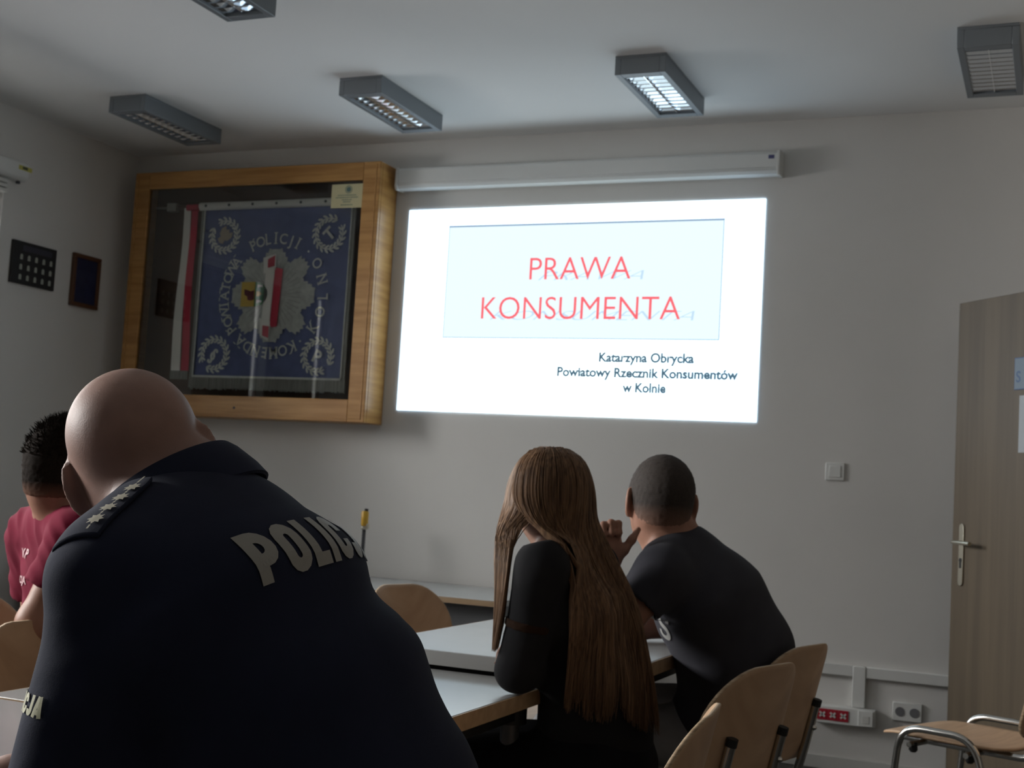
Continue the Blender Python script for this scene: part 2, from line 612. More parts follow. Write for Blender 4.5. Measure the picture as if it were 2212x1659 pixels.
MB().box((x0, -.0028, z0), (x1, -.0022, z1)).build('title_panel', emis('slide_panel', (.79, .95, 1), 1.12), ps)
f = MB()
f.box((x0 - .003, -.0034, z1 - .006), (x1 + .003, -.0028, z1 + .004))
f.build('title_panel_top_line', BXL, ps)
f = MB().box((x0 - .002, -.0034, z0 - .002), (x1 + .002, -.0028, z0 + .003)).box((x0 - .002, -.0034, z0 + .003), (x0 + .002, -.0028, z1 - .006)).box((x1 - .002, -.0034, z0 + .003), (x1 + .003, -.0028, z1 - .006))
f.build('title_panel_thin_line', emis('slide_thin_line', (.36, .56, .74), 1.0), ps)
TXR = emis('slide_red', (1.0, .16, .19), 1.0)
TXS = emis('slide_letter_shadow', (.58, .78, .95), 1.0)
TXG = emis('slide_grey_text', (.085, .16, .22), 1.0)


def slide_text(txt, xa, xb, zb, capz, m, off, name, y=-.0040, sh_=0.):
    v, f_ = text_mesh(txt, capz, xb - xa, off, sh_)
    MB().add([(xa + x + 2.22, y, zb + z - 2.041) for x, z in v], f_).build(name, m, ps)


slide_text('PRAWA', -2.41, -1.86, 2.187, .05, TXS, -.014, 'title_letter_shadow', -.0036, .5)
slide_text('KONSUMENTA', -2.66, -1.60, 1.988, .05, TXS, -.014, 'title_letter_shadow', -.0036, .5)
slide_text('PRAWA', -2.456, -1.927, 2.191, .119, TXR, -.006, 'title_lettering')
slide_text('KONSUMENTA', -2.708, -1.670, 1.993, .119, TXR, -.006, 'title_lettering')
slide_text('Katarzyna Obrycka', -2.066, -1.591, 1.786, .046, TXG, .042, 'caption_lettering')
slide_text('Powiatowy Rzecznik Konsumentów', -2.279, -1.378, 1.712, .046, TXG, .042, 'caption_lettering')
slide_text('w Kolnie', -1.939, -1.722, 1.641, .046, TXG, .042, 'caption_lettering')
# ------------------------------------------------------------------ display case with the banner
vx0, vx1, vz0, vz1, vy = -4.80, -3.24, 1.435, 2.785, D - .18
vc = empty('display_case', ((vx0 + vx1) / 2, D, vz0))
tag(vc, 'wide glazed wooden display case hanging on the wall left of the projection', 'display case')
W2, VH = (vx1 - vx0) / 2, vz1 - vz0
f = MB()
f.box((-W2, -.165, 0), (-W2 + .02, 0, VH)).box((W2 - .02, -.165, 0), (W2, 0, VH)).box((-W2 + .02, -.165, 0), (W2 - .02, 0, .02)).box((-W2 + .02, -.165, VH - .02), (W2 - .02, 0, VH))
f.build('case_side', M_oak, vc, .002)
f = MB()
st, rb_, rt_ = .1, .115, .095
for lo_, hi_, nm_, m_ in (((-W2, -.19, 0), (-W2 + st, -.166, VH), 'door_stile', M_oak), ((W2 - st, -.19, 0), (W2, -.166, VH), 'door_stile', M_oak),
                          ((-W2 + st, -.19, 0), (W2 - st, -.166, rb_), 'door_rail', M_oakh), ((-W2 + st, -.19, VH - rt_), (W2 - st, -.166, VH), 'door_rail', M_oakh)):
    MB().box(lo_, hi_).build(nm_, m_, vc, .003)
f = MB()
e = .012
f.box((-W2 + .02, -.192, 0.014), (-W2 + .026, -.188, VH - .014)).box((W2 - .026, -.192, .014), (W2 - .02, -.188, VH - .014)).box((-W2 + .02, -.192, .014), (W2 - .02, -.188, .02))
f.build('door_moulding', M_oakh, vc, .001)
MB().box((-W2 + .02, -.012, .02), (W2 - .02, -.004, VH - .02)).build('back_board', M_case_in, vc)
MB().box((-W2 + st - .01, -.178, rb_ - .01), (W2 - st + .01, -.174, VH - rt_ + .01)).build('glass_pane', M_vglass, vc)
MB().tube([(-.008, -.191, .052), (-.008, -.186, .052)], .007, 12).build('lock', M_dark, vc)

# certificate stuck on the glass
cc = empty('paper_card', (-3.433, D - .1815, 2.61))
tag(cc, 'cream paper card with a round emblem in the top right corner of the display case', 'card')
MB().box((-.094, -.001, -.063), (.094, 0, .063)).build('card_sheet', mat('cream_paper', (.50, .46, .27), .6), cc)
INK = mat('card_ink', (.08, .14, .13), .6)
m_ = MB()
cx, cz = .008, .034
for r0, r1 in ((.0, .014), (.0175, .021)):
    n = 28
    vs = []
    for r_ in (r0, r1):
        vs += [(cx + r_ * math.cos(2 * math.pi * i / n), -.0015, cz + r_ * math.sin(2 * math.pi * i / n)) for i in range(n)]
    m_.add(vs, [(i, (i + 1) % n, n + (i + 1) % n, n + i) for i in range(n)])
m_.build('emblem', INK, cc)
m_ = MB()
random.seed(4)
for z, w in ((.004, .055), (-.008, .066), (-.02, .030), (-.031, .022), (-.047, .034)):
    x = -w
    while x < w:
        q = random.uniform(.004, .011)
        m_.box((x, -.0015, z - .0024), (min(x + q, w), -.001, z + .0024))
        x += q + .003
m_.build('fine_print', INK, cc)

# banner
BY = D - .125
bn = empty('banner', (-3.892, BY, 2.573))
tag(bn, 'dark blue embroidered banner with a silver star hanging sideways in the display case', 'banner')
M_blue = noisy(mat('banner_blue', (.115, .14, .29), .75), (.105, .13, .27), (.125, .152, .32), (14, 14, 14), 3, .2, 400)
M_silver = noisy(mat('silver_thread', (.62, .63, .60), .6), (.56, .57, .54), (.68, .69, .66), (40, 40, 40), 3, .2, 500)
M_pale = mat('white_cloth', (.76, .75, .71), .8)
M_redc = mat('red_cloth', (.52, .03, .065), .75)
M_fringe = noisy(mat('grey_fringe', (.28, .28, .26), .8), (.18, .18, .165), (.33, .33, .31), (260, 10, 6), 2)
bx, bz = -3.892, 2.573
cl = MB()
nx = 40
rows = []
for j in range(25):
    z = -.0 - .922 * j / 24
    rows.append([(-.467 + .934 * i / nx, .004 * math.sin(i * .55 + j * .05) * (j / 24) ** .7, z) for i in range(nx + 1)])
for th in (0, 1):
    vs = [(x, y + th * .004, z) for r_ in rows for x, y, z in r_]
    fs = [(j * (nx + 1) + i, j * (nx + 1) + i + 1, (j + 1) * (nx + 1) + i + 1, (j + 1) * (nx + 1) + i) for j in range(24) for i in range(nx)]
    cl.add(vs, fs)
cl.build('cloth', M_blue, bn, smooth=True)
for x_ in (-.487, .462):
    MB().box((x_, -.003, -.95), (x_ + .025, .006, 0)).build('side_fringe', M_fringe, bn)
fr_ = MB()
random.seed(2)
x = -.487
while x < .487:
    q = random.uniform(-.006, .006)
    fr_.box((x, -.004, -.985 + q), (x + .0062, .004, -.915))
    x += .0068
fr_.build('bottom_fringe', M_fringe, bn)
fr_ = MB().box((-.468, -.0065, -.9225), (.468, -.004, -.911)).box((-.468, -.0065, -.9225), (-.460, -.004, 0)).box((.460, -.0065, -.9225), (.468, -.004, 0))
fr_.build('silver_border', M_silver, bn)
sv = MB().tube([(-.50, 0, .022), (.55, 0, .022)], .0225, 14)
sv.build('pole_sleeve', M_pale, bn, smooth=True)
pl = MB().tube([(-.64, 0, .022), (.60, 0, .022)], .013, 12)
pl.build('pole', mat('pole_wood', (.10, .05, .03), .4), bn, smooth=True)
pl = MB().tube([(-.80, 0, .024), (-.72, 0, .023), (-.715, 0, .023)], [.004, .009, .006], 10)
pl.box((-.715, -.018, .0), (-.655, .018, .045))
pl.build('finial', mat('silver_metal', (.5, .5, .48), .3, .9), bn, .004)
for i in range(7):
    xx = -.45 + i * .152
    MB().tube([(xx, -.0235, .022), (xx, -.021, .022)], .008, 10).build('sleeve_stud', M_dark, bn)

CX, CZ = -3.878 - bx, 2.098 - bz
YF = -.0062
star = []
N = 128
for i in range(N):
    a = 2 * math.pi * i / N
    ax = min(abs(((math.degrees(a) + 45) % 90) - 45), 45)
    if ax < 9:
        r_ = .258
    elif ax < 26:
        r_ = .258 - (ax - 9) / 17 * .062
    elif ax < 36:
        r_ = .196 + (ax - 26) / 10 * .068
    else:
        r_ = .264 + (ax - 36) / 9 * .006
    r_ += (.008 if i % 2 else -.008) * (ax > 8)
    star.append((CX + r_ * math.cos(a), CZ + r_ * math.sin(a) * .97))
m_ = MB()
m_.add([(CX, YF - .006, CZ)] + [(x, YF, z) for x, z in star], [(0, 1 + i, 1 + (i + 1) % N) for i in range(N)])
so_ = m_.build('star_emblem', noisy(mat('star_thread', (.46, .47, .45), .6), (.40, .41, .39), (.50, .51, .49), (30, 30, 30), 3, .2, 500), bn)
rays = MB()
for i in range(40):
    a = 2 * math.pi * (i + .5) / 40
    c_, s_ = math.cos(a), math.sin(a)
    p = lambda r_, w: (CX + r_ * c_ - w * s_, YF - .0075, CZ + r_ * s_ + w * c_)
    rays.add([p(.10, .0012), p(.10, -.0012), p(.185, -.0025), p(.185, .0025)], [(0, 1, 2, 3)])
rays.build('star_ray', mat('silver_thread_dark', (.33, .34, .325), .6), so_)


def flat(poly, name, m, par, y):
    mm = MB()
    mm.prism(poly, y, y - .0018)
    return mm.build(name, m, par)


def P_(pts):
    return [(x - bx, z - bz) for x, z in pts]


flat(P_([(-3.925, 2.235), (-3.870, 2.232), (-3.882, 1.935), (-3.932, 1.940)]), 'white_ribbon', M_pale, so_, -.0142)
flat(P_([(-3.945, 2.300), (-3.870, 2.320), (-3.862, 2.235), (-3.938, 2.215)]), 'white_ribbon', M_pale, so_, -.0150)
flat(P_([(-3.945, 1.975), (-3.872, 1.955), (-3.880, 1.850), (-3.935, 1.880)]), 'white_ribbon', M_pale, so_, -.0150)
flat(P_([(-3.868, 2.248), (-3.818, 2.238), (-3.832, 1.930), (-3.866, 1.925), (-3.876, 1.94)]), 'red_ribbon', M_redc, so_, -.0150)
flat(P_([(-3.915, 2.292), (-3.872, 2.312), (-3.872, 2.255), (-3.913, 2.245)]), 'red_ribbon', M_redc, so_, -.0172)
flat(P_([(-3.920, 1.935), (-3.880, 1.930), (-3.880, 1.868), (-3.918, 1.880)]), 'red_ribbon', M_redc, so_, -.0172)
M_gold = mat('gold_thread', (.62, .42, .07), .6)
M_green = mat('green_thread', (.015, .15, .045), .7)
flat(P_([(-4.072, 2.170), (-3.986, 2.170), (-3.986, 2.036), (-4.072, 2.036)]), 'shield_field', M_gold, so_, -.0142)
hd = [(-3.986, 2.170)] + [(-3.986 + .082 * math.sin(R(a)), 2.103 + .067 * math.cos(R(a))) for a in range(15, 180, 15)] + [(-3.986, 2.036)]
sg_ = flat(P_(hd), 'shield_field', M_green, so_, -.0142)
blob = [(-4.052 + .0, 2.13), (-4.03, 2.125), (-4.012, 2.118), (-3.990, 2.125), (-3.988, 2.075), (-4.005, 2.068), (-4.028, 2.072), (-4.030, 2.09), (-4.05, 2.10)]
flat(P_(blob), 'shield_charge', mat('maroon_thread', (.16, .03, .04), .7), so_, -.0162)
flat(P_([(-3.972, 2.118), (-3.955, 2.118), (-3.943, 2.105), (-3.955, 2.092), (-3.972, 2.092)]), 'shield_charge', M_gold, so_, -.0162)
for zz in (2.145, 2.062):
    flat(P_([(-3.968, zz + .01), (-3.940, zz + .008), (-3.937, zz - .004), (-3.955, zz - .002), (-3.968, zz - .008)]), 'shield_charge', M_silver, so_, -.0162)


def ring_word(chars, angs, outward, name):
    m_ = MB()
    for ch, a in zip(chars, angs):
        if ch == ' ':
            continue
        v, f_ = text_mesh(ch, .058, None, .012)
        v[:, 0] *= .92
        w = v[:, 0].max()
        th = R(90 - a)
        rr = .31
        cx_, cz_ = CX + rr * math.cos(th) * 1.0, CZ + rr * math.sin(th)
        rot = -R(a) + (math.pi if outward else 0)
        c_, s_ = math.cos(rot), math.sin(rot)
        pts = []
        for x, z in v:
            x, z = x - w / 2, z - .029
            pts.append((cx_ + x * c_ - z * s_, YF, cz_ + x * s_ + z * c_))
        m_.add(pts, f_)
        # serifs
        for zz in (-.029, .029):
            if ch in 'OCJ':
                continue
            bw = w * .5 + .003
            q = [(-bw, zz - .0025), (-bw * .35, zz - .0025), (-bw * .35, zz + .0025), (-bw, zz + .0025)]
            for sg in ((1,) if ch in 'P' and zz < 0 else (1, -1) if ch not in 'LTIED' else (1,)):
                if ch == 'I' or (ch == 'T' and zz < 0):
                    q = [(-.011, zz - .0025), (.011, zz - .0025), (.011, zz + .0025), (-.011, zz + .0025)]
                m_.add([(cx_ + sg * x * c_ - z * s_, YF, cz_ + sg * x * s_ + z * c_) for x, z in q], [(0, 1, 2, 3)])
    m_.build(name, M_silver, bn)


ring_word('POLICJI', [-28 + 9.0 * i for i in range(7)], False, 'lettering')
ring_word('KOLNO', [123, 106.5, 91, 74, 57], True, 'lettering')
ring_word('KOMENDA', [153 + 10.7 * i for i in range(7)], False, 'lettering')
ring_word('POWIATOWA', [233 + 9.2 * i for i in range(9)], False, 'lettering')
for a in (41, 142):
    th = R(90 - a)
    MB().tube([(CX + .31 * math.cos(th), YF - .001, CZ + .31 * math.sin(th)), (CX + .31 * math.cos(th), YF + .001, CZ + .31 * math.sin(th))], .0055, 10).build('lettering_dot', M_silver, bn)

for (wx, wz), txt, rot in [((-4.215, 2.428), '', 0), ((-3.556, 2.425), 'T', 45), ((-4.225, 1.777), '§', -35), ((-3.575, 1.775), 'P', -25)]:
    ox, oz = wx - bx, wz - bz
    m_ = MB()
    base = R(-45 + (180 if wx < -3.9 else 0) + (90 if wz > 2.1 and wx > -3.9 else 0) + (90 if wz < 2.1 and wx < -3.9 else 0))
    n = 30
    vs = []
    for r_ in (.079, .086):
        vs += [(ox + r_ * math.cos(base + R(12 + 336 * i / n)), YF, oz + r_ * math.sin(base + R(12 + 336 * i / n))) for i in range(n + 1)]
    m_.add(vs, [(i, i + 1, n + 2 + i, n + 1 + i) for i in range(n)])
    for i in range(17):
        a = base + R(14 + 332 * (i + .5) / 17)
        for sgn in (-1, 1):
            t_ = a + sgn * .75
            cxx, czz = ox + (.0825 + sgn * .0125) * math.cos(a), oz + (.0825 + sgn * .0125) * math.sin(a)
            lf = []
            for k in range(8):
                ph = 2 * math.pi * k / 8
                u, v = .016 * math.cos(ph), .0065 * math.sin(ph)
                t2 = a + math.pi / 2 - sgn * .6
                lf.append((cxx + u * math.cos(t2) - v * math.sin(t2), YF - .0006, czz + u * math.sin(t2) + v * math.cos(t2)))
            m_.add(lf, [tuple(range(8))])
    wr = m_.build('wreath', M_silver, bn)
    if txt:
        v, f_ = text_mesh(txt, .085, None, .03)
        v[:, 0] -= v[:, 0].max() / 2
        v[:, 1] -= .0425
        c_, s_ = math.cos(R(rot)), math.sin(R(rot))
        MB().add([(ox + (x * c_ - z * s_) * .8, YF - .0004, oz + (x * s_ + z * c_) * .8) for x, z in v], f_).build('wreath_letter', M_silver, wr)
    else:
        bird = [(0, .045), (.012, .03), (.03, .046), (.042, .02), (.032, -.012), (.018, -.016), (.022, -.04), (0, -.05), (-.022, -.04), (-.018, -.016), (-.032, -.012), (-.042, .02), (-.03, .046), (-.012, .03)]
        c_, s_ = math.cos(R(-40)), math.sin(R(-40))
        MB().prism([(ox + x * c_ - z * s_, oz + x * s_ + z * c_) for x, z in bird], YF - .001, YF + .001).build('wreath_eagle', mat('eagle_thread', (.42, .35, .28), .7), wr)

# white and red ribbon hanging beside the banner
rbn = empty('ribbon', (-4.44, BY - .02, 2.57))
tag(rbn, 'white and red ribbon hanging left of the blue banner in the display case', 'ribbon')
for (a0, a1, b0, b1), m, nm in [((-.045, .0, -.055, .008), M_pale, 'white_band'), ((.0, .045, .008, .062), M_redc, 'red_band')]:
    rg = []
    for j in range(14):
        t = j / 13
        z = .015 - .905 * t
        yy = .008 * math.sin(t * 7 + (0 if m is M_pale else 1))
        xa, xb = a0 + (b0 - a0) * t, a1 + (b1 - a1) * t
        rg.append([(xa, yy - .001, z), (xb, yy - .004, z), (xb, yy - .002, z), (xa, yy + .001, z)])
    MB().rings(rg).build(nm, m, rbn)
rg = MB()
for i in range(22):
    xx = -.055 + i * .0053
    rg.box((xx, -.003, -.935), (xx + .0045, .001, -.888))
rg.build('ribbon_fringe', M_fringe, rbn)
MB().box((-.03, -.012, .0), (.05, .02, .035)).build('ribbon_knot', M_redc, rbn, .008)

# ------------------------------------------------------------------ tables
def table(x0, x1, y0, y1, zt, label, edge_front=None, group='meeting tables in a row'):
    t = empty('table', ((x0 + x1) / 2, (y0 + y1) / 2, 0))
    tag(t, label, 'table', group)
    a, b = (x1 - x0) / 2, (y1 - y0) / 2
    th = .034
    MB().box((-a + .003, -b + .003, zt - th), (a - .003, b - .003, zt)).build('table_top', M_top, t, .002)
    for nm, lo, hi, m in (('edge_band', (a - .003, -b, zt - th + .0005), (a, b, zt - .0008), M_beech), ('edge_band', (-a, -b, zt - th + .0005), (-a + .003, b, zt - .0008), M_beech),
                          ('edge_band', (-a + .003, -b, zt - th + .0005), (a - .003, -b + .003, zt - .0008), edge_front or M_beech), ('edge_band', (-a + .003, b - .003, zt - th + .0005), (a - .003, b, zt - .0008), M_beech)):
        MB().box(lo, hi).build(nm, m, t)
    f = MB()
    i, j = .05, .06
    hh = zt - th
    f.box((-a + i, -b + j, hh - .04), (a - i, -b + j + .03, hh)).box((-a + i, b - j - .03, hh - .04), (a - i, b - j, hh)).box((-a + i, -b + j, hh - .04), (-a + i + .03, b - j, hh)).box((a - i - .03, -b + j, hh - .04), (a - i, b - j, hh))
    f.build('under_frame', M_black, t)
    for sx in (-1, 1):
        for sy in (-1, 1):
            lx, ly = sx * (a - i - .022), sy * (b - j - .022)
            l = MB().tube([(lx, ly, .02), (lx, ly, hh - .002)], .021, 16)
            lg = l.build('leg', M_leg, t, smooth=True)
            MB().tube([(lx, ly, 0), (lx, ly, .02)], .023, 16).build('foot_cap', M_black, lg, smooth=True)
            MB().tube([(lx, ly, hh - .05), (lx, ly, hh - .001)], .036, 16).build('leg_bracket', M_black, lg, smooth=True)
    return t


table(-1.80, -1.03, .93, 1.846, .715, 'white table with beech edge under the arm of the man in navy polo')
table(-1.80, -1.03, 1.854, 2.783, .715, 'white table with beech edge under the elbow of the long-haired woman')
table(-1.535, -.872, 2.787, 3.72, .757, 'higher white table at the far end, beside the man in charcoal T-shirt', mat('grey_edge', (.52, .53, .52), .45))

for k, (x0, x1, lb) in enumerate([(-3.35, -2.22, 'low white desk with grey front panel against the front wall under the projection'), (-4.9, -3.36, 'low white desk with grey front panel against the front wall under the display case')]):
    t = empty('desk', ((x0 + x1) / 2, 5.58, 0))
    tag(t, lb, 'desk', 'low desks along the front wall')
    a = (x1 - x0) / 2
    zt = .655
    MB().box((-a, -.352, zt - .026), (a, .338, zt)).build('desk_top', M_top, t, .001)
    MB().box((-a, -.355, zt - .025), (a, -.352, zt - .001)).build('edge_band', M_beech, t)
    for s in (-1, 1):
        MB().box((min(s * a, s * (a - .02)), -.33, 0), (max(s * a, s * (a - .02)), .32, zt - .026)).build('side_panel', M_greylam, t, .002)
    MB().box((-a + .02, -.30, .12), (a - .02, -.282, zt - .026)).build('front_panel', M_greylam, t, .002)

rod = empty('metal_rod', (-3.185, 5.73, .655))
tag(rod, 'thin metal rod with a yellow grip standing on the low desk by the wall', 'rod')
MB().tube([(0, 0, 0), (0, 0, .012)], [.05, .045], 20).build('base', M_dark, rod, smooth=True)
r_ = MB()
for i in range(26):
    z = .012 + i * .0095
    r_.tube([(0, 0, z), (0, 0, z + .0045), (0, 0, z + .0095)], [.0075, .011, .0075], 10)
r_.build('shaft', M_leg, rod, smooth=True)
MB().box((-.012, -.012, .245), (.014, .012, .258)).box((.006, -.008, .25), (.026, .008, .275)).build('clamp', M_steel, rod, .003)
MB().tube([(0, 0, .262), (0, 0, .27), (0, 0, .33), (0, 0, .337)], [.013, .018, .019, .015], 14).build('grip', M_yel, rod, smooth=True)
MB().tube([(.006, 0, .337), (.007, 0, .349)], .010, 10).build('tip', M_black, rod)

# ------------------------------------------------------------------ chairs
def make_chair():
    """front towards local +y, origin on the floor under the middle of the seat"""
    c = empty('plywood_chair')
    th = .009
    # seat
    out = []
    sq = lambda v, p: math.copysign(abs(v) ** p, v)
    n = 48
    for i in range(n):
        a = 2 * math.pi * i / n
        x, y = sq(math.cos(a), .42), sq(math.sin(a), .42)
        w = .205 - .010 * (1 - y) / 2 - .030 * max(0, y) ** 2
        out.append((x * w, y * .217 + .018))
    rings = []
    for k, (sc, dz) in enumerate([(.0, 0), (.35, 0), (.7, 0), (.9, 0), (.985, 0), (1, -.3), (1, -.7), (.985, -1), (.9, -1), (.6, -1), (0.0, -1)]):
        r_ = []
        for x, y in out:
            X, Y = x * max(sc, .001), y * max(sc, .001)
            z = .462 - .012 * (1 - (X / .2) ** 2) * (1 - ((Y + .05) / .25) ** 2) - .012 * max(0, (Y - .12) / .08) ** 2
            r_.append((X, Y, z + dz * th))
        rings.append(r_)
    MB().rings(rings).build('seat', M_ply, c, smooth=True)
    # backrest: outline with a round top, curved about the vertical and leaning back
    W, z0, z1 = .195, .50, .805
    ol = []
    def corner(cx, cz, r_, a0, a1, n=8):
        for i in range(n + 1):
            a = R(a0 + (a1 - a0) * i / n)
            ol.append((cx + r_ * math.cos(a), cz + r_ * math.sin(a)))
    rb, rtp = .05, .135
    corner(W - rb, z0 + rb, rb, -90, 0, 6)
    for i in range(1, 6):
        ol.append((W, z0 + rb + (z1 - rtp - z0 - rb) * i / 6))
    corner(W - rtp, z1 - rtp, rtp, 0, 90, 10)
    corner(-W + rtp, z1 - rtp, rtp, 90, 180, 10)
    for i in range(1, 6):
        ol.append((-W, z1 - rtp + (z0 + rb - z1 + rtp) * i / 6))
    corner(-W + rb, z0 + rb, rb, 180, 270, 6)
    zc = (z0 + z1) / 2
    def BP(x, z, off):
        lean = -.225 - (z - .46) * .24
        y = lean - .045 * (1 - (x / W) ** 2)
        return (x, y + off, z)
    rings = []
    for sc, off in [(.002, 0), (.25, 0), (.5, 0), (.75, 0), (.92, 0), (.99, 0), (1, -.0015), (1, -th + .0015), (.99, -th), (.92, -th), (.75, -th), (.5, -th), (.25, -th), (.002, -th)]:
        rings.append([BP(x * sc, zc + (z - zc) * sc, off) for x, z in ol])
    mb = MB().rings(rings)
    nn = len(ol)
    for i in range(len(mb.f)):
        if 5 * nn <= i < 8 * nn:
            mb.m[i] = 1
    mb.build('backrest', [M_ply, M_plyedge], c, smooth=True)
    r0 = .011
    for s in (-1, 1):
        x = s * .115
        yb = lambda z: -.225 - (z - .46) * .24 - .045 * (1 - (x / W) ** 2) - th - r0 + .001
        pts = [(x, yb(.65), .65), (x, yb(.52), .52), (x, -.268, .455), (x, -.235, .435), (x, -.1, .434), (x, .165, .434)]
        po = MB().tube(fillet(pts, .06), r0, 12).build('back_post', M_chrome, c, smooth=True)
        MB().tube([(x, yb(.64), .64), (x, yb(.657), .657)], r0 + .0015, 12).build('post_cap', M_black, po)
        MB().tube([(x, yb(.585) - r0, .585), (x, yb(.585) - r0 - .006, .585)], [.008, .004], 10).build('bolt', M_chrome, po, smooth=True)
    for s in (-1, 1):
        x = s * .225
        pts = [(x, .170, .012), (x * .985, .115, .484), (x * .985, -.125, .484), (x, -.250, .012)]
        lg = MB().tube(fillet(pts, .075, 8), r0, 12).build('leg_frame', M_chrome, c, smooth=True)
        for yy in (.170, -.250):
            MB().tube([(x, yy, 0), (x, yy * .99, .03)], .014, 12).build('foot', M_black, lg, smooth=True)
        for yy in (.085, -.10):
            MB().tube([(x * .86, yy, .436), (x * .86, yy, .412), (x * .86, yy, .405)], [.012, .014, .008], 12).build('stacking_bumper', M_black, lg, smooth=True)
    for yy in (.085, -.10):
        MB().tube([(-.222, yy, .43), (.222, yy, .43)], .009, 10).build('cross_bar', M_chrome, c, smooth=True)
    return c


chair0 = make_chair()
CH = [(-.86, 2.09, 97, 'empty beech plywood chair at the bottom edge, its back seen almost edge-on'),
      (-.885, 2.91, 74.3, 'beech plywood chair the long-haired woman sits on'),
      (-.89, 3.377, 76, 'beech plywood chair the man in the charcoal T-shirt sits on'),
      (-.24, 4.43, 67, 'empty beech plywood chair with chrome frame in front of the open door'),
      (-.66, 1.37, 90, 'beech plywood chair under the man in the navy polo shirt'),
      (-2.19, 2.50, -90, 'brown plywood chair at the left edge behind the man in pink T-shirt'),
      (-1.67, 2.21, -90, 'empty plywood chair pushed under the left side of the middle table'),
      (-1.69, 3.82, -106, 'brown plywood chair at the far left table end before the low desk')]
for i, (x, y, rz, lb) in enumerate(CH):
    o = chair0 if i == 0 else copy_tree(chair0)
    o.location = (x, y, 0)
    o.rotation_euler = (0, 0, R(rz))
    tag(o, lb, 'chair', 'plywood chairs')

# ------------------------------------------------------------------ people: blended implicit bodies turned into meshes
def V(*a):
    return np.array(a, dtype=np.float32)


class Field:
    def __init__(s):
        s.p = []          # (function, lo, hi, k, sign)

    def cone(s, a, b, ra, rb, k=.02, ax=None, sc=1., infl=0., sub=False, cut=None):
        a, b = V(*a), V(*b)
        ra, rb = ra + infl, rb + infl
        axn = None if ax is None else V(*ax) / np.linalg.norm(ax)

        def f(P):
            Q = P - a
            d = b - a
            if axn is not None:
                Q = Q + (sc - 1) * (Q @ axn)[..., None] * axn
                d = d + (sc - 1) * (d @ axn) * axn
            h = np.clip((Q @ d) / (d @ d + 1e-9), 0, 1)
            r = np.linalg.norm(Q - h[..., None] * d, axis=-1) - (ra + (rb - ra) * h)
            if cut is not None:
                for pt, n in cut:
                    n = V(*n) / np.linalg.norm(n)
                    r = np.maximum(r, (P - V(*pt)) @ n)
            return r
        m = max(ra, rb) / min(1, sc) + k + .02
        s.p.append((f, np.minimum(a, b) - m, np.maximum(a, b) + m, k, sub))
        return s

    def ell(s, c, r, M=None, k=.02, sub=False, infl=0.):
        c, r = V(*c), V(*r) + infl
        A = np.eye(3, dtype=np.float32) if M is None else np.array(M, dtype=np.float32)   # rows: local axes in world

        def f(P):
            q = (P - c) @ A.T
            k0 = np.linalg.norm(q / r, axis=-1)
            k1 = np.linalg.norm(q / (r * r), axis=-1) + 1e-9
            return k0 * (k0 - 1) / k1
        m = float(max(r)) + k + .02
        s.p.append((f, c - m, c + m, k, sub))
        return s

    def mesh(s, h=.005, final=None):
        lo = np.min([p[1] for p in s.p if not p[4]], axis=0) - h * 2
        hi = np.max([p[2] for p in s.p if not p[4]], axis=0) + h * 2
        n = np.ceil((hi - lo) / h).astype(int) + 1
        Dg = np.full(n, .3, dtype=np.float32)
        for f, a, b, k, sub in s.p:
            i0 = np.clip(np.floor((a - lo) / h).astype(int), 0, n - 1)
            i1 = np.clip(np.ceil((b - lo) / h).astype(int) + 1, 1, n)
            sl = tuple(slice(x, y) for x, y in zip(i0, i1))
            g = np.stack(np.meshgrid(*[(lo[q] + h * np.arange(i0[q], i1[q])).astype(np.float32) for q in range(3)], indexing='ij'), -1)
            d = f(g)
            o = Dg[sl]
            if sub:
                t = np.clip(.5 - .5 * (o + d) / k, 0, 1)
                Dg[sl] = o * (1 - t) - d * t + k * t * (1 - t)
            else:
                t = np.clip(.5 + .5 * (o - d) / k, 0, 1)
                Dg[sl] = o * (1 - t) + d * t - k * t * (1 - t)
        if final is not None:
            g = np.stack(np.meshgrid(*[(lo[q] + h * np.arange(n[q])).astype(np.float32) for q in range(3)], indexing='ij'), -1)
            Dg = final(g, Dg)
        return surface_nets(Dg, lo, h)


def surface_nets(Dg, lo, h):
    n = np.array(Dg.shape)
    ins = Dg < 0
    st = np.array([n[1] * n[2], n[2], 1])
    cells, pos = [], []
    quads = []
    for a in range(3):
        s0 = [slice(None)] * 3
        s1 = [slice(None)] * 3
        s0[a], s1[a] = slice(0, -1), slice(1, None)
        df = np.argwhere(ins[tuple(s0)] != ins[tuple(s1)])
        o1, o2 = [q for q in range(3) if q != a]
        df = df[(df[:, o1] > 0) & (df[:, o2] > 0) & (df[:, o1] < n[o1] - 1) & (df[:, o2] < n[o2] - 1)]
        d0 = Dg[tuple(df.T)]
        e = np.zeros(3, int)
        e[a] = 1
        d1 = Dg[tuple((df + e).T)]
        t = d0 / (d0 - d1)
        p = df.astype(np.float64)
        p[:, a] += t
        c4 = []
        for u, v in ((1, 1), (0, 1), (0, 0), (1, 0)):
            c = df.copy()
            c[:, o1] -= u
            c[:, o2] -= v
            cid = c @ st
            c4.append(cid)
            cells.append(cid)
            pos.append(p)
        q = np.stack(c4, 1)
        flip = (d0 > 0) ^ (a == 1)
        q[flip] = q[flip][:, ::-1]
        quads.append(q)
    cells = np.concatenate(cells)
    pos = np.concatenate(pos)
    uq, inv = np.unique(cells, return_inverse=True)
    cnt = np.bincount(inv)
    vs = np.stack([np.bincount(inv, pos[:, q]) / cnt for q in range(3)], 1) * h + lo
    fs = np.searchsorted(uq, np.concatenate(quads))
    return vs, fs


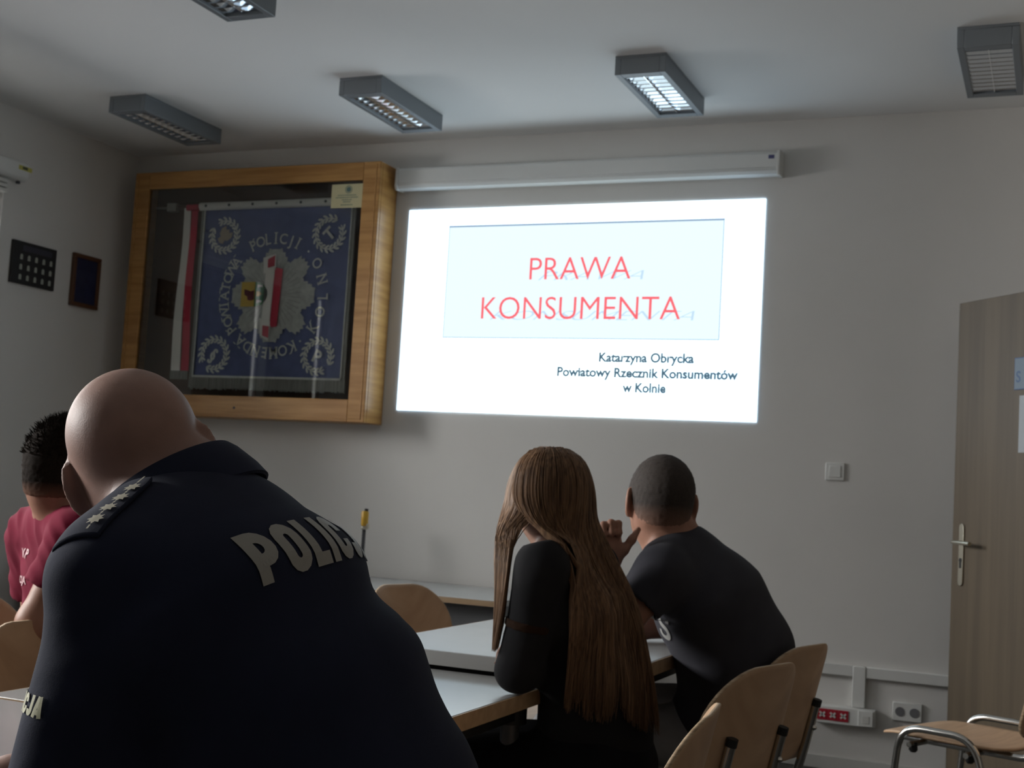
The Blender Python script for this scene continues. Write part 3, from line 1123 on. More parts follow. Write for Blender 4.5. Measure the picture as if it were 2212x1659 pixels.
def relax(vs, fs, it=2, lam=.5):
    """light Laplacian smoothing against voxel terraces"""
    e = np.concatenate([fs[:, [0, 1]], fs[:, [1, 2]], fs[:, [2, 3]], fs[:, [3, 0]]])
    e = np.concatenate([e, e[:, ::-1]])
    n = len(vs)
    deg = np.bincount(e[:, 0], minlength=n)[:, None]
    for l_ in (lam, -lam * .98) * it:
        av = np.stack([np.bincount(e[:, 0], vs[e[:, 1], q], minlength=n) for q in range(3)], 1) / np.maximum(deg, 1)
        vs = vs + l_ * (av - vs)
    return vs


def skin_obj(name, vs, fs, mats, parent=None, base=None, disp=None, it=3):
    vs = relax(vs, fs, it)
    off = np.array(base if base is not None else (parent_loc(parent) if parent is not None else (0, 0, 0)))
    me = bpy.data.meshes.new(name)
    me.from_pydata((vs - off).tolist(), [], fs.tolist())
    for m in (mats if isinstance(mats, (list, tuple)) else [mats]):
        me.materials.append(m)
    me.update()
    me.polygons.foreach_set('use_smooth', [True] * len(me.polygons))
    if disp is not None:
        nn = np.empty(len(vs) * 3, dtype=np.float32)
        me.vertex_normals.foreach_get('vector', nn)
        vs = vs + nn.reshape(-1, 3) * disp(vs)[:, None]
        me.vertices.foreach_set('co', (vs - off).astype(np.float32).ravel())
        me.update()
    o = bpy.data.objects.new(name, me)
    COL.objects.link(o)
    if base is not None:
        o.location = base
    if parent is not None:
        o.parent = parent
    return o


def waves(seed, n, f0, f1, direc=None):
    """smooth random field as a sum of sines"""
    rg = np.random.default_rng(seed)
    K = rg.normal(size=(n, 3))
    K /= np.linalg.norm(K, axis=1)[:, None]
    if direc is not None:
        dd = np.array(direc) / np.linalg.norm(direc)
        K = dd + .35 * K
    K *= rg.uniform(f0, f1, n)[:, None]
    ph = rg.uniform(0, 6.28, n)
    return lambda P: np.sin(P @ K.T + ph).sum(1) / math.sqrt(n)


def head_frame(az, pit, rol):
    """az: degrees left of +Y; pit: looking up; rol: top of the head towards its own left"""
    f = Vector((-math.sin(R(az)), math.cos(R(az)), 0))
    x = Vector((math.cos(R(az)), math.sin(R(az)), 0))
    z = Vector((0, 0, 1))
    f2 = f * math.cos(R(pit)) + z * math.sin(R(pit))
    z2 = z * math.cos(R(pit)) - f * math.sin(R(pit))
    x3 = x * math.cos(R(rol)) + z2 * math.sin(R(rol))
    z3 = z2 * math.cos(R(rol)) - x * math.sin(R(rol))
    return np.array([x3, f2, z3], dtype=np.float32)


def add_head(B, o, M, sc=1., crown=(.077, .098, .088), cz=.032, ear_out=25, ear_z=-.002, face=1., ear_x=.084, ear_y=-.016, ear_s=1.):
    o = V(*o)
    T = lambda x, y, z: o + (V(x, y, z) * sc) @ M
    E = lambda c, r, k=.02, A=None, sub=False: B.ell(T(*c), V(*r) * sc, M if A is None else A @ M, k, sub)
    E((0, -.018, cz), crown, .02)
    E((0, -.045, -.03), (.060, .056, .055), .03)
    E((0, .028, -.005), (.066 * face, .068, .085), .03)
    E((0, .04, -.062), (.054 * face, .052, .048), .03)
    E((0, .078, -.094), (.024, .019, .019), .02)
    B.cone(T(0, .094, .016), T(0, .117, -.026), .008 * sc, .0125 * sc, .012)
    for s in (-1, 1):
        E((s * .013, .104, -.031), (.009, .010, .008), .008)
        E((s * .040, .066, -.022), (.026, .026, .026), .02)
        E((s * .032, .105, .004), (.017, .013, .011), .012, None, True)
    B.cone(T(-.034, .084, .024), T(.034, .084, .024), .011 * sc, .011 * sc, .012)
    E((0, .094, -.054), (.023, .011, .006), .006)
    E((0, .092, -.066), (.020, .011, .007), .006)
    for s in (-1, 1):
        a = R(ear_out) * s
        c_, s_ = math.cos(a), math.sin(a)
        A = np.array([[c_, -s_ * -1, 0], [-s_, c_, 0], [0, 0, 1]], dtype=np.float32)
        E((s * ear_x, ear_y, ear_z + .004), (.0075 * ear_s, .019 * ear_s, .033 * ear_s), .008, A)
        E((s * (ear_x - .004), ear_y + .008, ear_z - .026 * ear_s), (.007, .011, .012), .008, A)
        E((s * (ear_x + .008), ear_y + .008, ear_z + .004), (.007, .010, .019), .006, A, True)
    return T


def add_eyes(root, T, sc, M):
    for s in (-1, 1):
        m_ = MB()
        c = T(s * .032, .083, .004)
        rings = []
        for i in range(9):
            a = math.pi * i / 8
            rr, hh = max(.0118 * sc * math.sin(a), 1e-5), .0118 * sc * math.cos(a)
            rings.append([tuple(c + (V(rr * math.cos(2 * math.pi * q / 14), hh, rr * math.sin(2 * math.pi * q / 14))) @ M) for q in range(14)])
        m_.rings(rings)
        for i in range(len(m_.f)):
            if i < 14 * 2 or i == len(m_.f) - 2:
                m_.m[i] = 1
        m_.build('eye', [M_eye, M_iris], root, smooth=True, world=True)


def add_hand(B, w, u, sd, n, curl=(.5, .5, .55, .6), sc=1., thumb=None, spread=1.):
    """w wrist, u along the hand, sd towards the thumb, n out of the palm"""
    w, u, sd, n = [np.array(q, dtype=np.float32) for q in (w, u, sd, n)]
    u /= np.linalg.norm(u)
    sd = sd - u * (sd @ u)
    sd /= np.linalg.norm(sd)
    n = n - u * (n @ u) - sd * (n @ sd)
    n /= np.linalg.norm(n)
    Q = lambda a, b, c: w + (u * a + sd * b + n * c) * sc
    for b in (-.028, -.010, .010, .026):
        B.cone(Q(.004, b * .55, 0), Q(.078, b, 0), .017 * sc, .0125 * sc, .012)
    B.ell(Q(.04, .0, .006), (.03 * sc,) * 3, None, .02)
    for (b, l, base), cu in zip(((.029, .9, .082), (.010, 1., .086), (-.010, .93, .082), (-.028, .76, .074)), curl):
        p = Q(base, b * spread, 0)
        ang = 0.
        for L_, r0, r1, g in ((.042, .0098, .0088, .9), (.027, .0088, .008, 1.3), (.021, .008, .0068, .9)):
            ang += cu * g * 1.1
            q = p + (u * math.cos(ang) + n * math.sin(ang)) * L_ * l * sc
            B.cone(p, q, r0 * sc, r1 * sc, .005)
            p = q
    pts = thumb or [(.012, .024, .008), (.042, .048, .016), (.066, .058, .018), (.088, .062, .018)]
    pts = [Q(*t) for t in pts]
    for i, (r0, r1) in enumerate(((.015, .0125), (.0118, .0105), (.0102, .0082))):
        B.cone(pts[i], pts[i + 1], r0 * sc, r1 * sc, .008)


def seg_torso(B, pts, ax, infl=0., k=.04):
    for (a, ra, sa), (b, rb, sb) in zip(pts[:-1], pts[1:]):
        B.cone(a, b, ra, rb, k, ax, (sa + sb) / 2, infl)


def leg_prims(B, legs, infl=0.):
    for hip, knee, ank, rs in legs:
        B.cone(hip, knee, rs[0], rs[1], .04, infl=infl)
        B.cone(knee, ank, rs[1] * .92, rs[2], .03, infl=infl)


def shoe(parent, ank, f, m):
    B = Field()
    f = V(*f)
    a = V(*ank)
    g = V(a[0], a[1], .04)
    B.cone(g - f * .05, g + f * .07, .04, .038, .02)
    B.cone(g + f * .07, g + f * .16 - V(0, 0, .008), .042, .03, .02)
    B.cone(a - V(0, 0, .02), g, .042, .04, .02)

    def fin(P, Dg):
        return np.maximum(Dg, .002 - P[..., 2])
    vs, fs = B.mesh(.008, fin)
    return skin_obj('shoe', vs, fs, m, parent)


def decal(target, polys, frame, m, name, parent, lift=.0016, maxd=.5):
    """lay flat shapes (2D verts, faces) onto a surface by shooting from a plane along -n"""
    o, u, v, n = [Vector(q) for q in frame]
    bv = BVHTree.FromPolygons([Vector(q.co) + parent_loc(target) for q in target.data.vertices], [tuple(p.vertices) for p in target.data.polygons])
    vs, fs = polys
    off = parent_loc(parent)
    out, ok = [], []
    for x, y in vs:
        p = o + u * float(x) + v * float(y)
        h = bv.ray_cast(p, -n, maxd)
        if h[0] is None:
            ok.append(False)
            out.append(tuple(p - off))
        else:
            ok.append(True)
            out.append(tuple(h[0] + h[1] * lift - off))
    fs = [f for f in fs if all(ok[i] for i in f)]
    me = bpy.data.meshes.new(name)
    me.from_pydata(out, [], fs)
    me.materials.append(m)
    me.update()
    fix_normals(me)
    import bmesh
    bm = bmesh.new()
    bm.from_mesh(me)
    bmesh.ops.delete(bm, geom=[q for q in bm.verts if not q.link_faces], context='VERTS')
    bm.to_mesh(me)
    bm.free()
    ob = bpy.data.objects.new(name, me)
    COL.objects.link(ob)
    ob.parent = parent
    return ob


def subdiv2d(vs, fs, mx):
    import bmesh
    bm = bmesh.new()
    q = [bm.verts.new((x, y, 0)) for x, y in vs]
    for f in fs:
        bm.faces.new([q[i] for i in f])
    bmesh.ops.triangulate(bm, faces=bm.faces)
    for _ in range(7):
        es = [e for e in bm.edges if e.calc_length() > mx]
        if not es:
            break
        bmesh.ops.subdivide_edges(bm, edges=es, cuts=1)
        bmesh.ops.triangulate(bm, faces=bm.faces)
    bm.verts.index_update()
    out = np.array([v.co[:2] for v in bm.verts]), [tuple(v.index for v in f.verts) for f in bm.faces]
    bm.free()
    return out


def strokes_to_mesh(paths, w):
    """thick flat strokes: list of polylines -> 2D quads"""
    vs, fs = [], []
    for pl in paths:
        pl = [np.array(p, float) for p in pl]
        L_ = len(vs)
        closed = np.linalg.norm(pl[0] - pl[-1]) < 1e-6
        if closed:
            pl = pl[:-1]
        n = len(pl)
        for i in range(n):
            a, b = (pl[i - 1], pl[(i + 1) % n]) if closed else (pl[max(i - 1, 0)], pl[min(i + 1, n - 1)])
            t = (b - a) / (np.linalg.norm(b - a) + 1e-9)
            nn = np.array([-t[1], t[0]])
            e0 = pl[i] - a
            e0 = e0 / (np.linalg.norm(e0) + 1e-9)
            cs = max(.55, abs(e0 @ t)) if np.linalg.norm(pl[i] - a) > 1e-9 else 1.
            vs += [pl[i] + nn * w / 2 / cs, pl[i] - nn * w / 2 / cs]
        for i in range(n if closed else n - 1):
            j = (i + 1) % n
            fs.append((L_ + 2 * i, L_ + 2 * i + 1, L_ + 2 * j + 1, L_ + 2 * j))
    return np.array(vs), fs


def block_word(word, H, lw, w, gap):
    """condensed block capitals as strokes; returns (verts, faces), origin bottom left"""
    out_v, out_f = [], []
    x = 0
    for ch in word:
        W = lw * {'I': .0, 'L': .82, 'J': .82, 'M': 1.25}.get(ch, 1.)
        l, r, b, t = w / 2, max(W - w / 2, w / 2), w / 2, H - w / 2
        k = (r - l) * .5
        def rnd(cx, cy, rx, ry, a0, a1, n=7):
            return [(cx + rx * math.cos(R(a0 + (a1 - a0) * i / n)), cy + ry * math.sin(R(a0 + (a1 - a0) * i / n))) for i in range(n + 1)]
        ov = rnd((l + r) / 2, t - k, k, k, 0, 180) + rnd((l + r) / 2, b + k, k, k, 180, 360)
        ov = ov + [ov[0]]
        if ch == 'P':
            m_ = H * .40
            q = (t - m_) / 2
            P_ = [[(l, 0), (l, H)], [(l, t)] + rnd(r - q, t - q, q, q, 90, -90, 9) + [(l, m_)]]
        elif ch == 'O':
            P_ = [ov]
        elif ch == 'L':
            P_ = [[(l, 0), (l, H)], [(l, b), (W, b)]]
        elif ch == 'I':
            P_ = [[(w / 2, 0), (w / 2, H)]]
        elif ch == 'C':
            P_ = [[(r, t - k - H * .10)] + rnd((l + r) / 2, t - k, k, k, 0, 180) + rnd((l + r) / 2, b + k, k, k, 180, 360) + [(r, b + k + H * .10)]]
        elif ch == 'J':
            P_ = [[(r, H), (r, b + k)] + rnd((l + r) / 2, b + k, k, k, 0, -180) + [(l, b + k + H * .06)]]
        elif ch == 'A':
            P_ = [[(l * .8, 0), ((l + r) / 2 - w * .12, H)], [(W - l * .8, 0), ((l + r) / 2 + w * .12, H)], [(l + w * .3, H * .25), (r - w * .3, H * .25)]]
        elif ch == 'W':
            P_ = [[(l * .6, H), (W * .3, 0)], [(W * .3, 0), (W * .5, H * .8)], [(W * .5, H * .8), (W * .7, 0)], [(W * .7, 0), (W - l * .6, H)]]
        v, f_ = strokes_to_mesh(P_, w)
        n0 = sum(len(q) for q in out_v)
        out_v.append(v + np.array([x, 0]))
        out_f += [tuple(i + n0 for i in q) for q in f_]
        x += max(W, w) + gap
    return np.concatenate(out_v), out_f


def skin_mat(name, c1, c2, rough=.5):
    m = noisy(mat(name, c1, rough, 0, .22), c1, c2, (22, 22, 22), 5, .12, 500)
    m.node_tree.nodes['Principled BSDF'].inputs['Subsurface Weight'].default_value = .08
    m.node_tree.nodes['Principled BSDF'].inputs['Subsurface Radius'].default_value = (.012, .004, .002)
    return m


def cloth_mat(name, c1, c2, bs=900):
    m = noisy(mat(name, c1, .9, 0, .15), c1, c2, (9, 9, 9), 3, .25, bs)
    m.node_tree.nodes['Principled BSDF'].inputs['Sheen Weight'].default_value = .02
    return m


M_skin = skin_mat('skin_tan', (.30, .155, .105), (.36, .19, .135))
M_skinb = skin_mat('skin_bald', (.29, .175, .14), (.35, .21, .17), .55)
M_skinl = skin_mat('skin_light', (.36, .21, .155), (.42, .25, .19))
M_eye = mat('eye_white', (.7, .68, .65), .2)
M_iris = mat('iris', (.05, .035, .02), .2)
M_navy = cloth_mat('navy_pique', (.015, .0185, .036), (.019, .023, .044))
M_trous = cloth_mat('dark_trousers', (.006, .007, .011), (.009, .010, .015))
M_jeans = cloth_mat('grey_jeans', (.24, .242, .25), (.30, .302, .31))
M_jeansd = cloth_mat('dark_jeans', (.006, .006, .008), (.010, .010, .013))
M_tee = cloth_mat('charcoal_tee', (.036, .036, .045), (.046, .046, .056))
M_black_top = cloth_mat('black_top', (.013, .013, .015), (.018, .018, .020))
M_pink = cloth_mat('pink_tee', (.15, .0045, .024), (.18, .006, .030))
M_print = mat('reflective_print', (.32, .31, .28), .6)
M_thread = mat('silver_star_thread', (.52, .49, .40), .45, .3)
M_shoe = mat('black_shoe', (.01, .01, .01), .4)


# ---- man in the navy polo -------------------------------------------------
def person_base(name, vs, fs, m, base, label):
    o = skin_obj(name, vs, fs, m, None, base)
    tag(o, label, 'person', 'people listening to the talk')
    return o


def build_policeman():
    hM = head_frame(38, 6, 21)
    ho = (-1.027, 1.279, 1.158)
    N = (-.955, 1.268, 1.110)
    torso = [((-.640, 1.357, .56), .155, .80), ((-.733, 1.322, .747), .150, .82), ((-.800, 1.296, .878), .141, .76), ((-.862, 1.266, .985), .130, .66), ((-.905, 1.255, 1.045), .095, .60)]
    AX = (0, -1, 0)
    shL, elL, wrL = (-.913, 1.110, 1.026), (-.925, 1.088, .785), (-1.150, 1.150, .760)
    shR, elR, wrR = (-.900, 1.435, 1.010), (-.950, 1.470, .790), (-1.165, 1.315, .757)
    legs = [((-.66, 1.27, .555), (-1.08, 1.22, .54), (-1.06, 1.22, .11), (.09, .068, .05)), ((-.66, 1.46, .555), (-1.08, 1.48, .54), (-1.06, 1.48, .11), (.09, .068, .05))]
    B = Field()
    seg_torso(B, torso, AX, -.016)
    B.cone((-.905, 1.262, 1.04), N, .075, .066, .04)
    for sh, el, wr in ((shL, elL, wrL), (shR, elR, wrR)):
        B.cone(N, sh, .05, .055, .05)
        B.cone(sh, el, .055, .043, .03)
        B.cone(el, wr, .045, .029, .02)
        dv = V(*wr) - V(*el)
        add_hand(B, wr, dv, V(0, 1, 0) if sh is shL else V(0, -1, 0), V(0, 0, -1), (.25, .25, .3, .3))
    leg_prims(B, legs, -.012)
    T = add_head(B, ho, hM, .955, (.0795, .100, .084), .030, 40, -.018, 1.05, .081, -.022, 1.15)
    B.cone(T(0, -.022, -.045), N, .058, .058, .03)
    # fold of the nape
    B.cone(T(-.045, -.083, -.062), T(.040, -.083, -.060), .009, .010, .02)
    B.cone(T(-.025, -.106, -.040), T(.058, -.098, -.020), .009, .007, .008, sub=True)
    vs, fs = B.mesh(.0048)
    root = person_base('person', vs, fs, M_skinb, (-.64, 1.36, 0), 'bald man in a navy police polo seen from behind in the foreground')
    add_eyes(root, T, .955, hM)
    # polo
    S = Field()
    seg_torso(S, torso, AX, 0.)
    for sh, el in ((shL, elL), (shR, elR)):
        S.cone((-.93, 1.262, 1.085), sh, .060, .052, .05)
        d = V(*el) - V(*sh)
        end = V(*sh) + d * .86
        S.cone(sh, V(*sh) + d * 1.1, .054, .073, .03, cut=[(end, d)])
        S.cone(V(*sh) + d * .55, V(*sh) + d * 1.2, .050, .056, .004, sub=True, cut=[(V(*sh) + d * .55, -d)])
    wv = waves(3, 14, 18, 55, (.3, .2, -1))
    wf = waves(9, 10, 12, 30)
    neck_n = V(-.58, -.13, .80)

    def fin(P, Dg):
        cut = (P - V(-.966, 1.267, 1.129)) @ (neck_n / np.linalg.norm(neck_n))
        hem = .50 - P[..., 2]
        return np.maximum(np.maximum(Dg, cut), hem)

    def disp(P):
        a = wv(P)
        return .0034 * np.sign(a) * np.abs(a) ** 1.4 + .0022 * wf(P)
    vs, fs = S.mesh(.0055, fin)
    shirt = skin_obj('polo_shirt', vs, fs, M_navy, root, disp=disp)
    # collar
    c0 = Vector((-.944, 1.276, 1.090))
    ax = Vector(neck_n).normalized()
    e1 = Vector((0, -1, 0))
    e1 = (e1 - ax * e1.dot(ax)).normalized()
    e2 = ax.cross(e1)
    prof = [(.078, .006), (.079, .030), (.082, .050), (.087, .055), (.094, .044), (.104, .018), (.108, .000), (.104, -.002), (.094, .012)]
    rings = []
    for r_, z_ in prof:
        rg = []
        for i in range(48):
            a = 2 * math.pi * i / 48
            wob = 1 + .012 * math.sin(3 * a + 1)
            rg.append(c0 + ax * z_ + (e1 * math.cos(a) * 1.06 + e2 * math.sin(a) * .96) * r_ * .97 * wob)
        rings.append(rg)
    MB().rings(rings, cap=False, closed=True).build('collar', M_navy, shirt, smooth=True, world=True)
    # trousers, shoes
    Tn = Field()
    Tn.cone((-.64, 1.357, .555), (-.70, 1.34, .62), .150, .145, .04, AX, .75)
    leg_prims(Tn, legs, .004)
    vs, fs = Tn.mesh(.008, lambda P, Dg: np.maximum(Dg, .10 - P[..., 2]))
    skin_obj('trousers', vs, fs, M_trous, root)
    for l in legs:
        shoe(root, l[2], (-1, 0, 0), M_shoe)
    return root, shirt


POL, SHIRT = build_policeman()
# lettering, shoulder strap
def plane_frame(o, v, n):
    n = Vector(n).normalized()
    v = Vector(v)
    v = (v - n * v.dot(n)).normalized()
    return (Vector(o), v.cross(n), v, n)


bw = block_word('POLICJA', .061, .037, .0146, .0055)
bw = subdiv2d(*bw, .008)
fr0 = plane_frame((-.795 + .124, 1.138, 1.012 + .066), (-.5, -.10, .85), (.85, -.12, .5))
decal(SHIRT, bw, fr0, M_print, 'back_print', SHIRT, .0018)
bw = block_word('POLICJA', .0205, .0125, .0048, .0020)
bw = subdiv2d(*bw, .004)
nn_ = Vector((-.62, -.78, .05)).normalized()
fr1 = plane_frame(Vector((-.915, 1.045, .890)) + nn_ * .15 - Vector((.78, -.62, 0)) * .084, (0, 0, 1), nn_)
decal(SHIRT, bw, fr1, mat('yellowish_print', (.46, .45, .28), .6), 'sleeve_print', SHIRT, .0016)


def strap():
    a, b = Vector((-.918, 1.048, 1.070)), Vector((-.936, 1.172, 1.125))
    u = (b - a)
    L_ = u.length
    u.normalize()
    n = Vector((.22, -.33, .91)).normalized()
    n = (n - u * n.dot(u)).normalized()
    v = n.cross(u)
    a = a + n * .12
    bv = BVHTree.FromPolygons([Vector(q.co) + parent_loc(SHIRT) for q in SHIRT.data.vertices], [tuple(p.vertices) for p in SHIRT.data.polygons])
    off = parent_loc(SHIRT)

    def at(s, w, lift):
        h = bv.ray_cast(a + u * s + v * w, -n, .4)
        p = h[0] if h[0] is not None else bv.find_nearest(a + u * s + v * w - n * .13)[0]
        return p, n
    mb = MB()
    NS, NW = 16, 6
    top = []
    for i in range(NS + 1):
        row = []
        for j in range(NW + 1):
            s = L_ * i / NS
            hw = .027 - .006 * (i / NS)
            if i == NS:
                hw *= .6
            w = -hw + 2 * hw * j / NW
            p, q = at(s, w, 0)
            row.append(p + n * .0065)
        top.append(row)
    # smooth the rows so that the strap is stiffer than the cloth
    for _ in range(3):
        top = [[(top[max(i - 1, 0)][j] + top[i][j] * 2 + top[min(i + 1, NS)][j]) / 4 for j in range(NW + 1)] for i in range(NS + 1)]
    lay = [[p - n * .006 for p in r_] for r_ in top]
    vs = [p - off for r_ in top for p in r_] + [p - off for r_ in lay for p in r_]
    W_ = NW + 1
    K = (NS + 1) * W_
    fs = []
    for i in range(NS):
        for j in range(NW):
            q = (i * W_ + j, i * W_ + j + 1, (i + 1) * W_ + j + 1, (i + 1) * W_ + j)
            fs += [q, tuple(K + t for t in q[::-1])]
    bd = [i * W_ for i in range(NS + 1)] + [NS * W_ + j for j in range(1, W_)] + [i * W_ + NW for i in range(NS - 1, -1, -1)] + [j for j in range(NW - 1, 0, -1)]
    for k in range(len(bd)):
        p, q = bd[k], bd[(k + 1) % len(bd)]
        fs.append((p, q, K + q, K + p))
    mb.add(vs, fs)
    so = mb.build('shoulder_strap', M_navy, SHIRT, .002, smooth=True)
    # four embroidered stars and the piping between them
    def surf(s, w):
        i, j = max(0, min(NS - .001, s / L_ * NS)), max(0, min(NW - .001, (w / (.027 - .006 * s / L_) + 1) / 2 * NW))
        i0, j0 = int(i), int(j)
        fi, fj = i - i0, j - j0
        p = top[i0][j0] * (1 - fi) * (1 - fj) + top[i0 + 1][j0] * fi * (1 - fj) + top[i0][j0 + 1] * (1 - fi) * fj + top[i0 + 1][j0 + 1] * fi * fj
        return p + n * .0022 - off
    for sx in (.026, .050, .074, .098):
        m_ = MB()
        for k in range(8):
            a_ = R(45 * k)
            c_, s_ = math.cos(a_), math.sin(a_)
            q = [(0, -.0016), (.0055, -.0022), (.0098, 0), (.0055, .0022), (0, .0016)]
            m_.add([surf(sx + x * c_ - y * s_, -.011 + x * s_ + y * c_) for x, y in q], [(0, 1, 2, 3, 4)])
        m_.build('strap_star', M_thread, SHIRT)
    m_ = MB()
    for s0, s1 in ((.008, .015), (.036, .040), (.060, .064), (.084, .088), (.109, .128)):
        m_.add([surf(s0, -.0121), surf(s1, -.0121), surf(s1, -.0099), surf(s0, -.0099)], [(0, 1, 2, 3)])
    m_.build('strap_piping', M_thread, SHIRT)


strap()


def fade_mat(name, c1, c2, cs, z0, z1):
    """clipped hair that thins out towards the nape (a fade cut)"""
    m = noisy(mat(name, c1, .8), c1, c2, (420, 420, 420), 2, .4, 700, .3, .75)
    nt = m.node_tree
    b = nt.nodes['Principled BSDF']
    src = b.inputs['Base Color'].links[0].from_socket
    tc = [n for n in nt.nodes if n.type == 'TEX_COORD'][0]
    sp = nt.nodes.new('ShaderNodeSeparateXYZ')
    mr = nt.nodes.new('ShaderNodeMapRange')
    mr.inputs[1].default_value, mr.inputs[2].default_value = z0, z1
    mx = nt.nodes.new('ShaderNodeMixRGB')
    mx.inputs[1].default_value = (*cs, 1)
    nt.links.new(tc.outputs['Object'], sp.inputs[0])
    nt.links.new(sp.outputs[2], mr.inputs[0])
    nt.links.new(mr.outputs[0], mx.inputs[0])
    nt.links.new(src, mx.inputs[2])
    nt.links.new(mx.outputs[0], b.inputs['Base Color'])
    return m


# ---- generic short hair -----------------------------------------------------
def hair_shell(root, o, M, sc, crown, cz, line, t, h, m, seed, amp, name='hair', ymax=.085):
    B = Field()
    add_head_cap(B, o, M, sc, crown, cz, t)
    o = V(*o)
    ly, lz = zip(*line)

    def fin(P, Dg):
        q = ((P - o) @ M.T) / sc
        zb = np.interp(q[..., 1], ly, lz)
        return np.maximum(np.maximum(Dg, (zb - q[..., 2]) * .8), q[..., 1] - ymax)
    vs, fs = B.mesh(h, fin)
    wv = waves(seed, 30, 300, 900)
    return skin_obj(name, vs, fs, m, root, disp=lambda P: amp * wv(P), it=3)


def add_head_cap(B, o, M, sc, crown, cz, t):
    o = V(*o)
    T = lambda x, y, z: o + (V(x, y, z) * sc) @ M
    for c, r, k in (((0, -.018, cz), crown, .02), ((0, -.045, -.03), (.060, .056, .055), .03), ((0, .028, -.005), (.066, .068, .085), .03)):
        B.ell(T(*c), V(*r) * sc + t, M, k)


def strands(name, paths, rad, m, root, n=3):
    mb_v, mb_f = [], []
    off = parent_loc(root)
    for pts, r_ in zip(paths, rad):
        k = len(pts)
        base = len(mb_v)
        a = None
        for i, p in enumerate(pts):
            t = (pts[min(i + 1, k - 1)] - pts[max(i - 1, 0)]).normalized()
            if a is None:
                a = t.orthogonal().normalized()
            a = (a - t * a.dot(t)).normalized()
            b = t.cross(a)
            rr = r_ * (1 - .75 * (i / (k - 1)) ** 3)
            for q in range(n):
                an = 2 * math.pi * q / n
                mb_v.append(p + (a * math.cos(an) + b * math.sin(an)) * rr - off)
        for i in range(k - 1):
            for q in range(n):
                w = (q + 1) % n
                mb_f.append((base + i * n + q, base + i * n + w, base + (i + 1) * n + w, base + (i + 1) * n + q))
    return mb_v, mb_f


def spline(pts, n):
    """Catmull-Rom through the points"""
    pts = [Vector(p) for p in pts]
    P_ = [pts[0] * 2 - pts[1]] + pts + [pts[-1] * 2 - pts[-2]]
    out = []
    m_ = len(pts) - 1
    for k in range(n):
        t = k / (n - 1) * m_
        i = min(int(t), m_ - 1)
        f = t - i
        p0, p1, p2, p3 = P_[i:i + 4]
        out.append(.5 * (2 * p1 + (p2 - p0) * f + (2 * p0 - 5 * p1 + 4 * p2 - p3) * f * f + (3 * p1 - p0 - 3 * p2 + p3) * f ** 3))
    return out


def bvh_of(*obs):
    vs, fs = [], []
    for o in obs:
        off = parent_loc(o)
        k = len(vs)
        vs += [Vector(q.co) + off for q in o.data.vertices]
        fs += [tuple(i + k for i in p.vertices) for p in o.data.polygons]
    return BVHTree.FromPolygons(vs, fs)


def push_out(bv, p, d):
    h = bv.find_nearest(p, .12)
    if h[0] is None:
        return p
    sd = (p - h[0]).dot(h[1])
    if sd < d:
        return p + h[1] * (d - sd)
    return p


def settle(bv, pts, d):
    """keep a strand outside the body, then let it hang smoothly"""
    pts = [push_out(bv, x, d if i > 2 else .003) for i, x in enumerate(pts)]
    for _ in range(4):
        pts = [pts[0]] + [(pts[i - 1] + pts[i] * 2 + pts[i + 1]) / 4 for i in range(1, len(pts) - 1)] + [pts[-1]]
    return [push_out(bv, x, d * .6 if i > 2 else .003) for i, x in enumerate(pts)]


